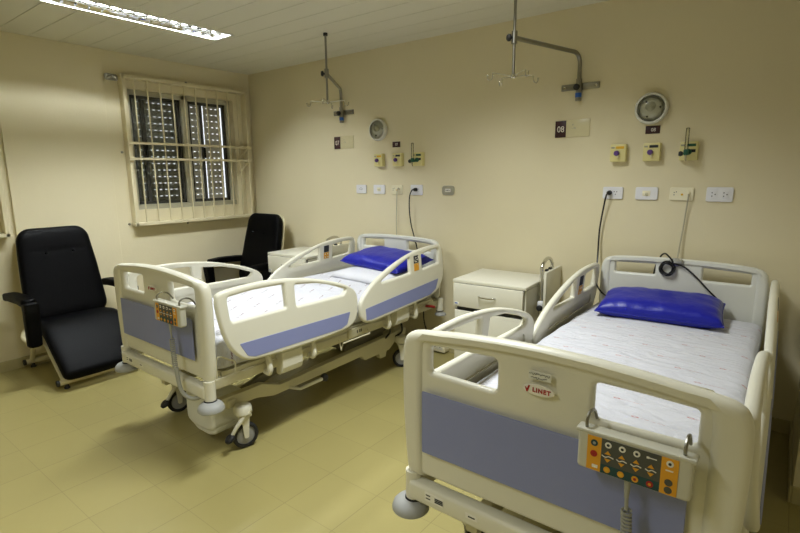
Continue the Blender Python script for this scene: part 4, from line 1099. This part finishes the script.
# coiled cable hung on the foreground headboard
loop = [(4.176, -.07, .86), (4.182, -.07, .90), (4.190, -.07, .945), (4.214, -.07, 1.005), (4.240, -.10, 1.026), (4.266, -.145, 1.020), (4.292, -.158, .995)]
for k in range(44):
    a = .55 + 2 * PI * k / 15; rr = .036 + .007 * math.sin(k * .55); loop.append((4.268 + rr * math.cos(a), -.152 - .004 * (k % 7) / 2, .943 + rr * 1.02 * math.sin(a)))
loop += [(4.302, -.160, .974), (4.33, -.16, .972), (4.37, -.158, .955), (4.43, -.160, .905), (4.50, -.168, .835), (4.542, -.172, .796), (4.556, -.168, .768)]
cord('bed_cable', 'black cable looped on itself over the foreground headboard', loop, .0052, M['black'])
b = bmesh.new(); lathe(b, [(0, .032), (.026, .026), (.036, .008), (.032, -.014), (.014, -.03), (0, -.032)], 'z', (0, 0, 0), 14)
for v in b.verts: v.co = Vector((v.co.x * 1.15, v.co.y * .30, v.co.z * .8)) * (1 + .22 * noise.noise(v.co * 60))
o = obj('plastic_wrap', b, M['tape'], None, loc=(4.314, -.150, .985), angle=10); tag(o, 'crumpled clear plastic wrap tying the looped cable on the headboard', 'plastic wrap')

# low box on the wall near the floor
T = thing('trunking_box', 'cream cable box low on the wall between the beds near the floor', 'cable box', (2.52, 0, .055))
b = bmesh.new(); box(b, (0, -.045, 0), (.19, .09, .085), .01); obj('box_body', b, M['ivory'], T)
b = bmesh.new(); box(b, (0, -.0895, .004), (.15, .004, .05), .002); obj('box_cover', b, M['laminate'], T)
for x in (-.05, .0, .05):
    b = bmesh.new(); lathe(b, [(0, -.0925), (.004, -.0925), (.004, -.091), (0, -.091)], 'y', (x, 0, .004), 10); obj('socket_hole', b, M['ink'], T, smooth=False)

# ------------------------------------------------------------------ light
wd = bpy.data.worlds.new('World'); scn.world = wd; wd.use_nodes = True
bgn = wd.node_tree.nodes['Background']; bgn.inputs[0].default_value = (.90, .95, 1.0, 1); bgn.inputs[1].default_value = 1.3

def area(name, loc, sx, sy, power, spread=150):
    l = bpy.data.lights.new(name, 'AREA'); l.shape = 'RECTANGLE'; l.size = sx; l.size_y = sy; l.energy = power; l.spread = math.radians(spread)
    l.color = (.955, 1.0, 1.01)
    o = bpy.data.objects.new(name, l); COL.objects.link(o); o.location = loc
    return o
# another ceiling fitting out of the picture, and an added front fill
area('ceiling_lamp_and_fill', (3.45, -1.65, H - .004), .21, 1.2, 35, 134)
area('ceiling_lamp_and_fill', (3.45, -4.3, H - .004), .21, 1.2, 24, 130)  # added front fill behind the camera, lifts the footboard fronts

# ------------------------------------------------------------------ camera
cam = bpy.data.cameras.new('camera'); co = bpy.data.objects.new('camera', cam); COL.objects.link(co)
yw, pi_, ro = .6596187, .18172414, -.00834815
F = Vector((-math.sin(yw) * math.cos(pi_), math.cos(yw) * math.cos(pi_), -math.sin(pi_)))
R = Vector((math.cos(yw), math.sin(yw), 0)); U = R.cross(F)
R2 = math.cos(ro) * R + math.sin(ro) * U; U2 = -math.sin(ro) * R + math.cos(ro) * U
mw = Matrix((R2, U2, -F)).transposed().to_4x4(); mw.translation = Vector((4.830815, -3.556547, 1.526066))
co.matrix_world = mw
cam.sensor_fit = 'HORIZONTAL'; cam.sensor_width = 36.0; cam.lens = 503.0278 / 800 * 36.0; cam.clip_start = .02
scn.camera = co
vs = scn.view_settings; vs.view_transform = 'Standard'; vs.look = 'None'; vs.gamma = 1.0; vs.use_curve_mapping = False; vs.exposure = 0.0
